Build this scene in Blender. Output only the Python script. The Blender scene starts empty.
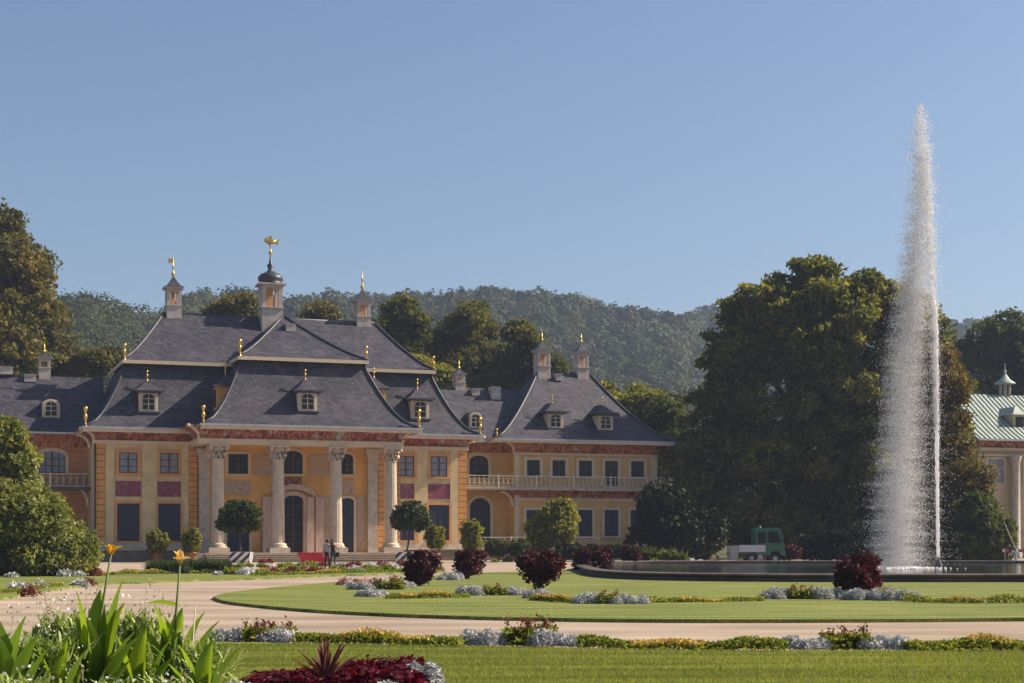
import bpy, bmesh, math, random
import numpy as np
from mathutils import Vector, Matrix

# ------------------------------------------------------------------ camera, sky, sun, exposure
C = bpy.context.scene
COL = C.collection
F = 1650.0            # focal length in picture pixels
EYE = 1.65
HORIZON = 540.0
R = math.radians

cd = bpy.data.cameras.new('camera')
cam = bpy.data.objects.new('camera', cd)
COL.objects.link(cam)
cam.location = (0, 0, EYE)
cam.rotation_euler = (R(90), 0, 0)
cd.sensor_width = 36
cd.lens = F * 36 / 1024
cd.shift_y = (HORIZON - 341.5) / 1024
cd.clip_start = 0.1
cd.clip_end = 6000
C.camera = cam

SUN_AZ = 13.0         # degrees from +X (right) towards +Y (away)
SUN_EL = 39.0
w = bpy.data.worlds.new('World')
C.world = w
w.use_nodes = True
nt = w.node_tree
sky = nt.nodes.new('ShaderNodeTexSky')
sky.sky_type = 'NISHITA'
sky.sun_disc = False
sky.sun_elevation = R(SUN_EL)
sky.sun_rotation = R(90 - SUN_AZ)
sky.altitude = 100
sky.air_density = 1.0
sky.dust_density = 2.2
sky.ozone_density = 4.0
nt.nodes['Background'].inputs['Strength'].default_value = 0.065
nt.links.new(sky.outputs['Color'], nt.nodes['Background'].inputs['Color'])

sd = bpy.data.lights.new('sun', 'SUN')
sd.energy = 4.5
sd.angle = R(0.53)
sd.color = (1.0, 0.87, 0.70)
sun = bpy.data.objects.new('sun', sd)
COL.objects.link(sun)
sdir = Vector((math.cos(R(SUN_EL)) * math.cos(R(SUN_AZ)), math.cos(R(SUN_EL)) * math.sin(R(SUN_AZ)), math.sin(R(SUN_EL))))
sun.rotation_euler = sdir.to_track_quat('Z', 'Y').to_euler()
sun.location = (60, 40, 80)

C.view_settings.view_transform = 'Standard'
C.view_settings.look = 'None'
C.view_settings.exposure = 0.95
C.view_settings.gamma = 1.0
C.cycles.use_denoising = True
C.cycles.volume_bounces = 0
C.cycles.max_bounces = 10
C.cycles.diffuse_bounces = 8
C.cycles.transparent_max_bounces = 8

rnd = random.Random(7)
rng = np.random.default_rng(11)

# ------------------------------------------------------------------ helpers: measuring
def gx(px, Y): return (px - 512) * Y / F
def gz(py, Y): return EYE + (HORIZON - py) * Y / F
def G(px, py):
    Y = F * EYE / (py - HORIZON)
    return (gx(px, Y), Y)

# ------------------------------------------------------------------ helpers: materials
def nodes_of(m):
    m.use_nodes = True
    t = m.node_tree
    return t, t.nodes, t.links, t.nodes['Principled BSDF']

def ramp(n, stops):
    r = n.new('ShaderNodeValToRGB')
    e = r.color_ramp.elements
    while len(e) < len(stops): e.new(0.5)
    for i, (p, c) in enumerate(stops):
        e[i].position = p
        e[i].color = (*c, 1)
    return r

def mul(c, k): return tuple(min(1, x * k) for x in c)

def mat(name, c, rough=0.7, var=0.25, scale=3.0, metal=0.0, bump=0.0, spec=0.3, detail=5, stretch=None):
    """a plain surface with mottled colour"""
    m = bpy.data.materials.new(name)
    t, n, l, b = nodes_of(m)
    tc = n.new('ShaderNodeTexCoord')
    nz = n.new('ShaderNodeTexNoise')
    nz.inputs['Scale'].default_value = scale
    nz.inputs['Detail'].default_value = detail
    src = tc.outputs['Object']
    if stretch:
        mp = n.new('ShaderNodeMapping')
        mp.inputs['Scale'].default_value = stretch
        l.new(src, mp.inputs['Vector'])
        src = mp.outputs['Vector']
    l.new(src, nz.inputs['Vector'])
    rp = ramp(n, [(0.3, mul(c, 1 - var)), (0.7, mul(c, 1 + var))])
    l.new(nz.outputs['Fac'], rp.inputs['Fac'])
    l.new(rp.outputs['Color'], b.inputs['Base Color'])
    b.inputs['Roughness'].default_value = rough
    b.inputs['Metallic'].default_value = metal
    b.inputs['Specular IOR Level'].default_value = spec
    if bump:
        bp = n.new('ShaderNodeBump')
        bp.inputs['Strength'].default_value = bump
        bp.inputs['Distance'].default_value = 0.05
        l.new(nz.outputs['Fac'], bp.inputs['Height'])
        l.new(bp.outputs['Normal'], b.inputs['Normal'])
    return m

def leaf_mat(name, c1, c2, c3=None, scale=0.5, trans=0.35, rough=0.6, spec=0.12, tcol=None, stretch=None):
    """leaves: colour differs clump by clump and leaf by leaf, light passes through"""
    m = bpy.data.materials.new(name)
    t, n, l, b = nodes_of(m)
    tc = n.new('ShaderNodeTexCoord')
    nz = n.new('ShaderNodeTexNoise')
    nz.inputs['Scale'].default_value = scale
    nz.inputs['Detail'].default_value = 3
    if stretch:
        mp = n.new('ShaderNodeMapping'); mp.inputs['Scale'].default_value = stretch
        l.new(tc.outputs['Object'], mp.inputs['Vector']); l.new(mp.outputs[0], nz.inputs['Vector'])
    else: l.new(tc.outputs['Object'], nz.inputs['Vector'])
    ge = n.new('ShaderNodeNewGeometry')
    mx = n.new('ShaderNodeMath'); mx.operation = 'MULTIPLY_ADD'
    mx.inputs[1].default_value = 0.5
    l.new(ge.outputs['Random Per Island'], mx.inputs[0])
    sb = n.new('ShaderNodeMath'); sb.operation = 'MULTIPLY_ADD'
    sb.inputs[1].default_value = 1.1; sb.inputs[2].default_value = -0.3
    l.new(nz.outputs['Fac'], sb.inputs[0])
    l.new(sb.outputs[0], mx.inputs[2])
    st = [(0.15, c1), (0.6, c2)] + ([(0.9, c3)] if c3 else [])
    rp = ramp(n, st)
    l.new(mx.outputs[0], rp.inputs['Fac'])
    l.new(rp.outputs['Color'], b.inputs['Base Color'])
    b.inputs['Roughness'].default_value = rough
    b.inputs['Specular IOR Level'].default_value = spec
    tr = n.new('ShaderNodeBsdfTranslucent')
    tm = n.new('ShaderNodeMix'); tm.data_type = 'RGBA'; tm.blend_type = 'MULTIPLY'
    tm.inputs[0].default_value = 1.0
    l.new(rp.outputs['Color'], tm.inputs[6])
    tm.inputs[7].default_value = (*(tcol or (1.6, 1.5, 0.6)), 1)
    l.new(tm.outputs[2], tr.inputs['Color'])
    ms = n.new('ShaderNodeMixShader')
    ms.inputs[0].default_value = trans
    l.new(b.outputs['BSDF'], ms.inputs[1])
    l.new(tr.outputs['BSDF'], ms.inputs[2])
    l.new(ms.outputs[0], n['Material Output'].inputs['Surface'])
    return m

# ------------------------------------------------------------------ helpers: objects
def tag(o, label=None, cat=None, group=None, kind=None):
    if label: o['label'] = label
    if cat: o['category'] = cat
    if group: o['group'] = group
    if kind: o['kind'] = kind
    return o

def empty(name, loc, rz=0, label=None, cat=None, group=None):
    o = bpy.data.objects.new(name, None)
    o.empty_display_size = 0.3
    COL.objects.link(o)
    o.location = loc
    o.rotation_euler = (0, 0, rz)
    return tag(o, label, cat, group)

def link_mesh(name, me, m, parent=None, loc=None):
    o = bpy.data.objects.new(name, me)
    COL.objects.link(o)
    for mm in (m if isinstance(m, (list, tuple)) else [m]): me.materials.append(mm)
    if parent: o.parent = parent
    if loc: o.location = loc
    return o

def copy_tree(o, parent=None):
    c = o.copy()
    COL.objects.link(c)
    c.parent = parent
    for ch in list(o.children): copy_tree(ch, c)
    return c

class MB:
    """collects shapes into one mesh"""
    def __init__(s): s.v = []; s.f = []; s.mi = []; s.smooth = []
    def add(s, vs, fs, mi=0, sm=False):
        k = len(s.v)
        s.v += [tuple(x) for x in vs]
        for f in fs:
            s.f.append([i + k for i in f]); s.mi.append(mi); s.smooth.append(sm)
    def box(s, x0, x1, y0, y1, z0, z1, mi=0):
        s.add([(x0, y0, z0), (x1, y0, z0), (x1, y1, z0), (x0, y1, z0), (x0, y0, z1), (x1, y0, z1), (x1, y1, z1), (x0, y1, z1)],
              [(0, 3, 2, 1), (4, 5, 6, 7), (0, 1, 5, 4), (1, 2, 6, 5), (2, 3, 7, 6), (3, 0, 4, 7)], mi)
    def lathe(s, cx, cy, prof, n=12, mi=0, caps=True, sm=True):
        vs = []; fs = []
        for (r, z) in prof:
            for k in range(n):
                a = 2 * math.pi * k / n
                vs.append((cx + r * math.cos(a), cy + r * math.sin(a), z))
        for i in range(len(prof) - 1):
            for k in range(n):
                k2 = (k + 1) % n
                fs.append((i * n + k, i * n + k2, (i + 1) * n + k2, (i + 1) * n + k))
        s.add(vs, fs, mi, sm)
        if caps:
            s.add([vs[k] for k in range(n)], [tuple(reversed(range(n)))], mi)
            s.add([vs[(len(prof) - 1) * n + k] for k in range(n)], [tuple(range(n))], mi)
    def rings(s, rr, mi=0, cap=True, sm=False):
        """rr: list of rings (x0,x1,y0,y1,z)"""
        vs = []; fs = []
        for (x0, x1, y0, y1, z) in rr:
            vs += [(x0, y0, z), (x1, y0, z), (x1, y1, z), (x0, y1, z)]
        for i in range(len(rr) - 1):
            for k in range(4):
                k2 = (k + 1) % 4
                fs.append((i * 4 + k, i * 4 + k2, i * 4 + 4 + k2, i * 4 + 4 + k))
        if cap:
            n = 4 * (len(rr) - 1)
            fs.append((n, n + 1, n + 2, n + 3)); fs.append((3, 2, 1, 0))
        s.add(vs, fs, mi, sm)
    def prism(s, pts, d, mi=0):
        """closed outline pts (x,z) in a plane facing -y; d = (y0, y1)"""
        n = len(pts); y0, y1 = d
        vs = [(x, y0, z) for x, z in pts] + [(x, y1, z) for x, z in pts]
        fs = [tuple(range(n)), tuple(reversed(range(n, 2 * n)))]
        fs += [(i, i + n, (i + 1) % n + n, (i + 1) % n) for i in range(n)]
        s.add(vs, fs, mi)
    def band(s, inner, outer, d, mi=0, closed=False):
        """flat band between two outlines of equal length, thickness d=(y0,y1)"""
        n = len(inner); y0, y1 = d
        vs = [(x, y0, z) for x, z in inner] + [(x, y0, z) for x, z in outer] + [(x, y1, z) for x, z in inner] + [(x, y1, z) for x, z in outer]
        fs = []
        for i in range(n if closed else n - 1):
            j = (i + 1) % n
            fs += [(i, j, n + j, n + i), (n + i, n + j, 3 * n + j, 3 * n + i), (j, i, 2 * n + i, 2 * n + j)]
        if not closed:
            fs += [(0, n, 3 * n, 2 * n), (n - 1, 3 * n - 1, 4 * n - 1, 2 * n - 1)]
        s.add(vs, fs, mi)
    def tube(s, pts, rad, n=6, mi=0, sm=True):
        P = [Vector(p) for p in pts]
        rads = rad if isinstance(rad, (list, tuple)) else [rad] * len(P)
        vs = []; fs = []
        for i, p in enumerate(P):
            d = (P[min(i + 1, len(P) - 1)] - P[max(i - 1, 0)]).normalized()
            a = d.orthogonal().normalized() if abs(d.z) > 0.9 else d.cross(Vector((0, 0, 1))).normalized()
            if abs(d.z) > 0.9: a = (Vector((1, 0, 0)) - d * d.x).normalized()
            b = d.cross(a)
            for k in range(n):
                t = 2 * math.pi * k / n
                vs.append(p + (a * math.cos(t) + b * math.sin(t)) * rads[i])
        for i in range(len(P) - 1):
            for k in range(n):
                k2 = (k + 1) % n
                fs.append((i * n + k, i * n + k2, i * n + n + k2, i * n + n + k))
        fs.append(tuple(range(n - 1, -1, -1))); m = (len(P) - 1) * n
        fs.append(tuple(range(m, m + n)))
        s.add(vs, fs, mi, sm)
    def ball(s, c, r, n=8, mi=0, sq=(1, 1, 1)):
        prof = []
        for i in range(n + 1):
            a = -math.pi / 2 + math.pi * i / n
            prof.append((max(1e-4, math.cos(a)) * r, math.sin(a) * r))
        k0 = len(s.v)
        s.lathe(0, 0, prof, n + 2, mi, caps=False)
        for i in range(k0, len(s.v)):
            x, y, z = s.v[i]
            s.v[i] = (x * sq[0] + c[0], y * sq[1] + c[1], z * sq[2] + c[2])
    def build(s, name, m, parent=None, loc=None, label=None):
        me = bpy.data.meshes.new(name)
        me.from_pydata(s.v, [], s.f)
        me.polygons.foreach_set('material_index', s.mi)
        me.polygons.foreach_set('use_smooth', s.smooth)
        bm = bmesh.new(); bm.from_mesh(me)
        bmesh.ops.recalc_face_normals(bm, faces=bm.faces)
        bm.to_mesh(me); bm.free()
        me.update()
        o = link_mesh(name, me, m, parent, loc)
        if label: o['label'] = label
        return o

def np_mesh(name, V, Q, m, parent=None, loc=None, tri=False):
    """mesh from numpy vertices and faces"""
    k = Q.shape[1]
    me = bpy.data.meshes.new(name)
    me.vertices.add(len(V)); me.vertices.foreach_set('co', V.astype(np.float32).ravel())
    me.loops.add(Q.size); me.loops.foreach_set('vertex_index', Q.astype(np.int32).ravel())
    me.polygons.add(len(Q)); me.polygons.foreach_set('loop_start', (np.arange(len(Q)) * k).astype(np.int32))
    me.update(calc_edges=True)
    return link_mesh(name, me, m, parent, loc)

def unit(a): return a / np.maximum(1e-9, np.linalg.norm(a, axis=1, keepdims=True))

def leaf_quads(P, size, out=None, outw=0.35, aspect=1.7, up=0.45, droop=0.0):
    """one pointed leaf-shaped quad at each point"""
    n = len(P)
    N = rng.normal(size=(n, 3))
    if out is not None: N = unit(N) + outw * out
    N[:, 2] += up
    N = unit(N)
    A = rng.normal(size=(n, 3)); A[:, 2] -= droop * 2
    A = unit(A - N * np.sum(A * N, 1, keepdims=True))
    B = np.cross(N, A)
    s = (size * rng.uniform(0.6, 1.3, n))[:, None] if np.isscalar(size) else (size * rng.uniform(0.7, 1.2, n))[:, None]
    a = A * s * 0.5 * aspect; b = B * s * 0.5
    V = np.empty((n, 4, 3))
    V[:, 0] = P - a; V[:, 1] = P + b - a * 0.1; V[:, 2] = P + a; V[:, 3] = P - b - a * 0.1
    Q = np.arange(n * 4).reshape(n, 4)
    return V.reshape(-1, 3), Q

def crown_points(blobs, clumps, per, cr, shell=(0.55, 1.02), flat=0.75):
    """leaf positions: blobs (x,y,z,rx,ry,rz) -> clumps on and in their skins -> leaves round each clump"""
    B = np.array(blobs, float)
    wgt = (B[:, 3] * B[:, 5] + B[:, 4] * B[:, 5] + B[:, 3] * B[:, 4]); wgt /= wgt.sum()
    idx = rng.choice(len(B), clumps, p=wgt)
    d = unit(rng.normal(size=(clumps, 3)))
    rr = rng.uniform(shell[0] ** 3, shell[1] ** 3, clumps) ** (1 / 3)
    Cc = B[idx, :3] + d * rr[:, None] * B[idx, 3:6]
    k = rng.uniform(0.6, 1.4, clumps)
    Pp = np.repeat(Cc, per, 0)
    off = rng.normal(size=(clumps * per, 3))
    ln = np.linalg.norm(off, axis=1, keepdims=True)
    off = off / ln * np.minimum(ln, 1.75) * np.repeat(k, per)[:, None] * cr
    off[:, 2] *= flat
    Pp = Pp + off
    out = unit(np.repeat(d, per, 0) + 0.6 * unit(off))
    return Pp, out

def foliage(name, blobs, clumps, per, cr, leaf, m, parent=None, shell=(0.55, 1.02), flat=0.75, zmin=None, **kw):
    P, out = crown_points(blobs, clumps, per, cr, shell, flat)
    if zmin is not None:
        k = P[:, 2] > zmin
        P, out = P[k], out[k]
    V, Q = leaf_quads(P, leaf, out, **kw)
    return np_mesh(name, V, Q, m, parent)

# ------------------------------------------------------------------ materials
M = {}
M['beige'] = mat('beige_plaster', (0.60, 0.46, 0.25), 0.9, 0.14, 1.2)
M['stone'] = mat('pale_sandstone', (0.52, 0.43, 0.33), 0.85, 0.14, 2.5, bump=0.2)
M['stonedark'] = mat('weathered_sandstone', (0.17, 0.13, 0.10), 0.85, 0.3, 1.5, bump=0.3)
M['greystone'] = mat('grey_sandstone', (0.46, 0.39, 0.33), 0.85, 0.2, 2.0, bump=0.2)
M['trim'] = mat('cream_trim', (0.62, 0.50, 0.35), 0.8, 0.08, 3)
M['ochre'] = mat('ochre_plaster', (0.66, 0.37, 0.11), 0.9, 0.16, 0.9)
M['orange'] = mat('orange_surround', (0.58, 0.29, 0.11), 0.9, 0.1, 2)
M['wing'] = mat('pale_orange_plaster', (0.62, 0.39, 0.15), 0.9, 0.14, 1)
M['pink'] = mat('pink_marble', (0.50, 0.36, 0.285), 0.6, 0.18, 2.5, stretch=(3, 3, 0.4))
M['shutter'] = mat('dark_blue_shutter', (0.028, 0.028, 0.050), 0.55, 0.1, 3, stretch=(1, 1, 25))
M['glass'] = mat('dark_glass', (0.014, 0.013, 0.014), 0.12, 0.4, 0.8, spec=0.22)
M['curtain'] = mat('curtained_glass', (0.20, 0.22, 0.27), 0.25, 0.2, 3, spec=0.5)
M['sash'] = mat('brown_sash', (0.09, 0.05, 0.035), 0.6, 0.1, 4)
M['sashw'] = mat('cream_sash', (0.45, 0.38, 0.32), 0.6, 0.1, 4)
M['gold'] = mat('gilded_metal', (0.72, 0.44, 0.11), 0.36, 0.1, 4, metal=1.0)
M['lead'] = mat('dark_lead', (0.06, 0.06, 0.07), 0.45, 0.2, 2, metal=0.4)
M['gutter'] = mat('zinc_gutter', (0.42, 0.42, 0.43), 0.4, 0.15, 2, metal=0.3)
M['chimney'] = mat('chimney_plaster', (0.46, 0.40, 0.36), 0.9, 0.14, 1.8)
M['carpet'] = mat('red_carpet', (0.30, 0.012, 0.022), 0.95, 0.15, 4)
M['iron'] = mat('cream_iron', (0.60, 0.53, 0.45), 0.6, 0.1, 4)
M['terracotta'] = mat('terracotta', (0.42, 0.18, 0.09), 0.85, 0.2, 5)
M['bark'] = mat('bark', (0.07, 0.05, 0.036), 0.95, 0.35, 3, bump=0.5, stretch=(1, 1, 0.25))
M['dark_wood'] = mat('dark_door', (0.07, 0.04, 0.03), 0.55, 0.2, 3)

def slate():
    m = bpy.data.materials.new('slate_roof')
    t, n, l, b = nodes_of(m)
    tc = n.new('ShaderNodeTexCoord')
    sx = n.new('ShaderNodeSeparateXYZ'); l.new(tc.outputs['Object'], sx.inputs[0])
    ad = n.new('ShaderNodeMath'); ad.operation = 'ADD'
    l.new(sx.outputs['X'], ad.inputs[0]); l.new(sx.outputs['Y'], ad.inputs[1])
    cb = n.new('ShaderNodeCombineXYZ')
    l.new(ad.outputs[0], cb.inputs['X']); l.new(sx.outputs['Z'], cb.inputs['Y'])
    br = n.new('ShaderNodeTexBrick')
    br.inputs['Scale'].default_value = 2.3
    br.inputs['Color1'].default_value = (0.026, 0.028, 0.042, 1)
    br.inputs['Color2'].default_value = (0.074, 0.067, 0.084, 1)
    br.inputs['Mortar'].default_value = (0.022, 0.022, 0.032, 1)
    br.inputs['Mortar Size'].default_value = 0.02
    br.inputs['Brick Width'].default_value = 0.7
    br.inputs['Row Height'].default_value = 0.42
    l.new(cb.outputs[0], br.inputs['Vector'])
    nz = n.new('ShaderNodeTexNoise'); nz.inputs['Scale'].default_value = 0.7; nz.inputs['Detail'].default_value = 6
    l.new(tc.outputs['Object'], nz.inputs['Vector'])
    rp = ramp(n, [(0.3, (0.62, 0.64, 0.72)), (0.72, (1.25, 1.15, 1.1))])
    l.new(nz.outputs['Fac'], rp.inputs['Fac'])
    mx = n.new('ShaderNodeMix'); mx.data_type = 'RGBA'; mx.blend_type = 'MULTIPLY'; mx.inputs[0].default_value = 1
    l.new(br.outputs['Color'], mx.inputs[6]); l.new(rp.outputs['Color'], mx.inputs[7])
    l.new(mx.outputs[2], b.inputs['Base Color'])
    b.inputs['Roughness'].default_value = 0.62
    b.inputs['Specular IOR Level'].default_value = 0.35
    bp = n.new('ShaderNodeBump'); bp.inputs['Strength'].default_value = 0.4; bp.inputs['Distance'].default_value = 0.03
    l.new(br.outputs['Fac'], bp.inputs['Height']); bp.invert = True
    l.new(bp.outputs['Normal'], b.inputs['Normal'])
    return m
M['slate'] = slate()

def frieze(name, cols, sc=1.6):
    """painted chinoiserie frieze: figures and clouds on a red ground"""
    m = bpy.data.materials.new(name)
    t, n, l, b = nodes_of(m)
    tc = n.new('ShaderNodeTexCoord')
    mp = n.new('ShaderNodeMapping'); mp.inputs['Scale'].default_value = (1.5, 0.8, 1.3)
    l.new(tc.outputs['Object'], mp.inputs['Vector'])
    nz = n.new('ShaderNodeTexNoise'); nz.inputs['Scale'].default_value = sc; nz.inputs['Detail'].default_value = 5
    nz.inputs['Distortion'].default_value = 1.2
    l.new(mp.outputs[0], nz.inputs['Vector'])
    rp = ramp(n, cols)
    l.new(nz.outputs['Fac'], rp.inputs['Fac'])
    l.new(rp.outputs['Color'], b.inputs['Base Color'])
    b.inputs['Roughness'].default_value = 0.9
    return m
M['frieze'] = frieze('painted_frieze', [(0.30, (0.10, 0.05, 0.06)), (0.42, (0.22, 0.04, 0.03)), (0.49, (0.30, 0.06, 0.04)), (0.53, (0.46, 0.27, 0.15)), (0.575, (0.17, 0.045, 0.055)), (0.64, (0.42, 0.37, 0.36))], 1.5)
M['frieze2'] = frieze('painted_frieze_ochre', [(0.34, (0.10, 0.03, 0.02)), (0.44, (0.32, 0.07, 0.035)), (0.51, (0.50, 0.24, 0.09)), (0.57, (0.24, 0.05, 0.03)), (0.66, (0.46, 0.34, 0.22))], 1.1)
M['panel'] = frieze('purple_red_panel', [(0.38, (0.13, 0.05, 0.10)), (0.48, (0.30, 0.05, 0.05)), (0.56, (0.14, 0.07, 0.13)), (0.66, (0.34, 0.16, 0.12))], 1.8)
M['mural'] = frieze('grey_mural', [(0.34, (0.26, 0.19, 0.14)), (0.45, (0.50, 0.37, 0.24)), (0.54, (0.38, 0.30, 0.23)), (0.64, (0.52, 0.30, 0.17))], 1.7)

def rust(name, c, lo=0.45):
    """plaster scored with level joints"""
    m = bpy.data.materials.new(name)
    t, n, l, b = nodes_of(m)
    tc = n.new('ShaderNodeTexCoord')
    sx = n.new('ShaderNodeSeparateXYZ'); l.new(tc.outputs['Object'], sx.inputs[0])
    md = n.new('ShaderNodeMath'); md.operation = 'PINGPONG'; md.inputs[1].default_value = 0.24
    l.new(sx.outputs['Z'], md.inputs[0])
    nz = n.new('ShaderNodeTexNoise'); nz.inputs['Scale'].default_value = 1.6; nz.inputs['Detail'].default_value = 4
    l.new(tc.outputs['Object'], nz.inputs['Vector'])
    r1 = ramp(n, [(0.0, mul(c, lo)), (0.14, mul(c, lo + 0.05)), (0.2, c)])
    dv = n.new('ShaderNodeMath'); dv.operation = 'DIVIDE'; dv.inputs[1].default_value = 0.24
    l.new(md.outputs[0], dv.inputs[0]); l.new(dv.outputs[0], r1.inputs['Fac'])
    r2 = ramp(n, [(0.3, (0.82, 0.8, 0.78)), (0.7, (1.1, 1.08, 1.05))])
    l.new(nz.outputs['Fac'], r2.inputs['Fac'])
    mx = n.new('ShaderNodeMix'); mx.data_type = 'RGBA'; mx.blend_type = 'MULTIPLY'; mx.inputs[0].default_value = 1
    l.new(r1.outputs['Color'], mx.inputs[6]); l.new(r2.outputs['Color'], mx.inputs[7])
    l.new(mx.outputs[2], b.inputs['Base Color'])
    b.inputs['Roughness'].default_value = 0.9
    return m
M['rust'] = rust('orange_rustication', (0.62, 0.30, 0.09))
M['rustwing'] = rust('pale_orange_rustication', (0.52, 0.25, 0.10), 0.75)

# ------------------------------------------------------------------ ground, gravel, lawns
def sheet_grass(name, c1, c2, c3, stripes=True):
    m = bpy.data.materials.new(name)
    t, n, l, b = nodes_of(m)
    tc = n.new('ShaderNodeTexCoord')
    n1 = n.new('ShaderNodeTexNoise'); n1.inputs['Scale'].default_value = 1.1; n1.inputs['Detail'].default_value = 8
    n1.inputs['Roughness'].default_value = 0.7
    mp = n.new('ShaderNodeMapping'); mp.inputs['Scale'].default_value = (0.18, 1.5, 1)
    l.new(tc.outputs['Object'], mp.inputs['Vector']); l.new(mp.outputs[0], n1.inputs['Vector'])
    n2 = n.new('ShaderNodeTexNoise'); n2.inputs['Scale'].default_value = 14; n2.inputs['Detail'].default_value = 6
    l.new(tc.outputs['Object'], n2.inputs['Vector'])
    ma = n.new('ShaderNodeMath'); ma.operation = 'MULTIPLY_ADD'; ma.inputs[1].default_value = 0.45
    l.new(n2.outputs['Fac'], ma.inputs[0])
    mb = n.new('ShaderNodeMath'); mb.operation = 'MULTIPLY'; mb.inputs[1].default_value = 0.6
    l.new(n1.outputs['Fac'], mb.inputs[0]); l.new(mb.outputs[0], ma.inputs[2])
    rp = ramp(n, [(0.42, c1), (0.525, c2), (0.63, c3)])
    l.new(ma.outputs[0], rp.inputs['Fac'])
    wv = n.new('ShaderNodeTexWave'); wv.wave_type = 'BANDS'; wv.bands_direction = 'Y'
    wv.inputs['Scale'].default_value = 0.30; wv.inputs['Distortion'].default_value = 2.2; wv.inputs['Detail'].default_value = 3; wv.inputs['Detail Scale'].default_value = 0.6
    l.new(tc.outputs['Object'], wv.inputs['Vector'])
    rs = ramp(n, [(0.2, (0.84, 0.86, 0.84)), (0.8, (1.14, 1.12, 1.1))]); l.new(wv.outputs['Fac'], rs.inputs['Fac'])
    mm_ = n.new('ShaderNodeMix'); mm_.data_type = 'RGBA'; mm_.blend_type = 'MULTIPLY'; mm_.inputs[0].default_value = 1
    l.new(rp.outputs['Color'], mm_.inputs[6]); l.new(rs.outputs['Color'], mm_.inputs[7])
    l.new(mm_.outputs[2], b.inputs['Base Color'])
    b.inputs['Roughness'].default_value = 0.85
    b.inputs['Specular IOR Level'].default_value = 0.15
    bp = n.new('ShaderNodeBump'); bp.inputs['Strength'].default_value = 0.7; bp.inputs['Distance'].default_value = 0.05
    l.new(n2.outputs['Fac'], bp.inputs['Height']); l.new(bp.outputs['Normal'], b.inputs['Normal'])
    return m
M['lawn'] = sheet_grass('mown_lawn', (0.075, 0.10, 0.02), (0.145, 0.17, 0.034), (0.26, 0.255, 0.075))
M['ground'] = sheet_grass('rough_ground', (0.05, 0.06, 0.02), (0.08, 0.09, 0.03), (0.12, 0.11, 0.05))

def gravel():
    m = bpy.data.materials.new('pink_gravel')
    t, n, l, b = nodes_of(m)
    tc = n.new('ShaderNodeTexCoord')
    n1 = n.new('ShaderNodeTexNoise'); n1.inputs['Scale'].default_value = 26; n1.inputs['Detail'].default_value = 8
    n1.inputs['Roughness'].default_value = 0.75
    l.new(tc.outputs['Object'], n1.inputs['Vector'])
    n2 = n.new('ShaderNodeTexNoise'); n2.inputs['Scale'].default_value = 0.35; n2.inputs['Detail'].default_value = 5
    mp = n.new('ShaderNodeMapping'); mp.inputs['Scale'].default_value = (0.5, 1.6, 1)
    l.new(tc.outputs['Object'], mp.inputs['Vector']); l.new(mp.outputs[0], n2.inputs['Vector'])
    ma = n.new('ShaderNodeMath'); ma.operation = 'MULTIPLY_ADD'; ma.inputs[1].default_value = 0.5
    mb = n.new('ShaderNodeMath'); mb.operation = 'MULTIPLY'; mb.inputs[1].default_value = 0.5
    l.new(n1.outputs['Fac'], ma.inputs[0]); l.new(n2.outputs['Fac'], mb.inputs[0]); l.new(mb.outputs[0], ma.inputs[2])
    rp = ramp(n, [(0.34, (0.20, 0.15, 0.11)), (0.5, (0.34, 0.265, 0.20)), (0.66, (0.49, 0.395, 0.315))])
    l.new(ma.outputs[0], rp.inputs['Fac']); l.new(rp.outputs['Color'], b.inputs['Base Color'])
    b.inputs['Roughness'].default_value = 0.95; b.inputs['Specular IOR Level'].default_value = 0.1
    bp = n.new('ShaderNodeBump'); bp.inputs['Strength'].default_value = 0.6; bp.inputs['Distance'].default_value = 0.03
    l.new(n1.outputs['Fac'], bp.inputs['Height']); l.new(bp.outputs['Normal'], b.inputs['Normal'])
    return m
M['gravel'] = gravel()
M['soil'] = mat('dark_soil', (0.045, 0.032, 0.022), 0.95, 0.35, 6, bump=0.6)

def slab(name, pts, z0, z1, m, label=None):
    mb = MB()
    n = len(pts)
    vs = [(x, y, z1) for x, y in pts] + [(x, y, z0) for x, y in pts]
    mb.add(vs, [tuple(range(n))] + [(i, (i + 1) % n, n + (i + 1) % n, n + i) for i in range(n)])
    o = mb.build(name, m)
    return tag(o, label, None, None, 'structure')

def smooth(pts, k=6):
    """Catmull-Rom through pts"""
    out = []
    for i in range(len(pts) - 1):
        p0, p1, p2, p3 = pts[max(i - 1, 0)], pts[i], pts[i + 1], pts[min(i + 2, len(pts) - 1)]
        for j in range(k):
            t = j / k
            out.append(tuple(0.5 * (2 * b + (c - a) * t + (2 * a - 5 * b + 4 * c - d) * t * t + (3 * b - a - 3 * c + d) * t ** 3)
                             for a, b, c, d in zip(p0, p1, p2, p3)))
    out.append(tuple(pts[-1]))
    return out

slab('ground', [(-900, -120), (900, -120), (900, 1080), (-900, 1080)], -0.4, -0.03, M['ground'], 'rough grassy ground round the garden')
slab('gravel_path', [(-75, 4), (75, 4), (75, 152), (-75, 128)], -0.3, 0.0, M['gravel'], 'pinkish gravel paths round the lawns')

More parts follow.
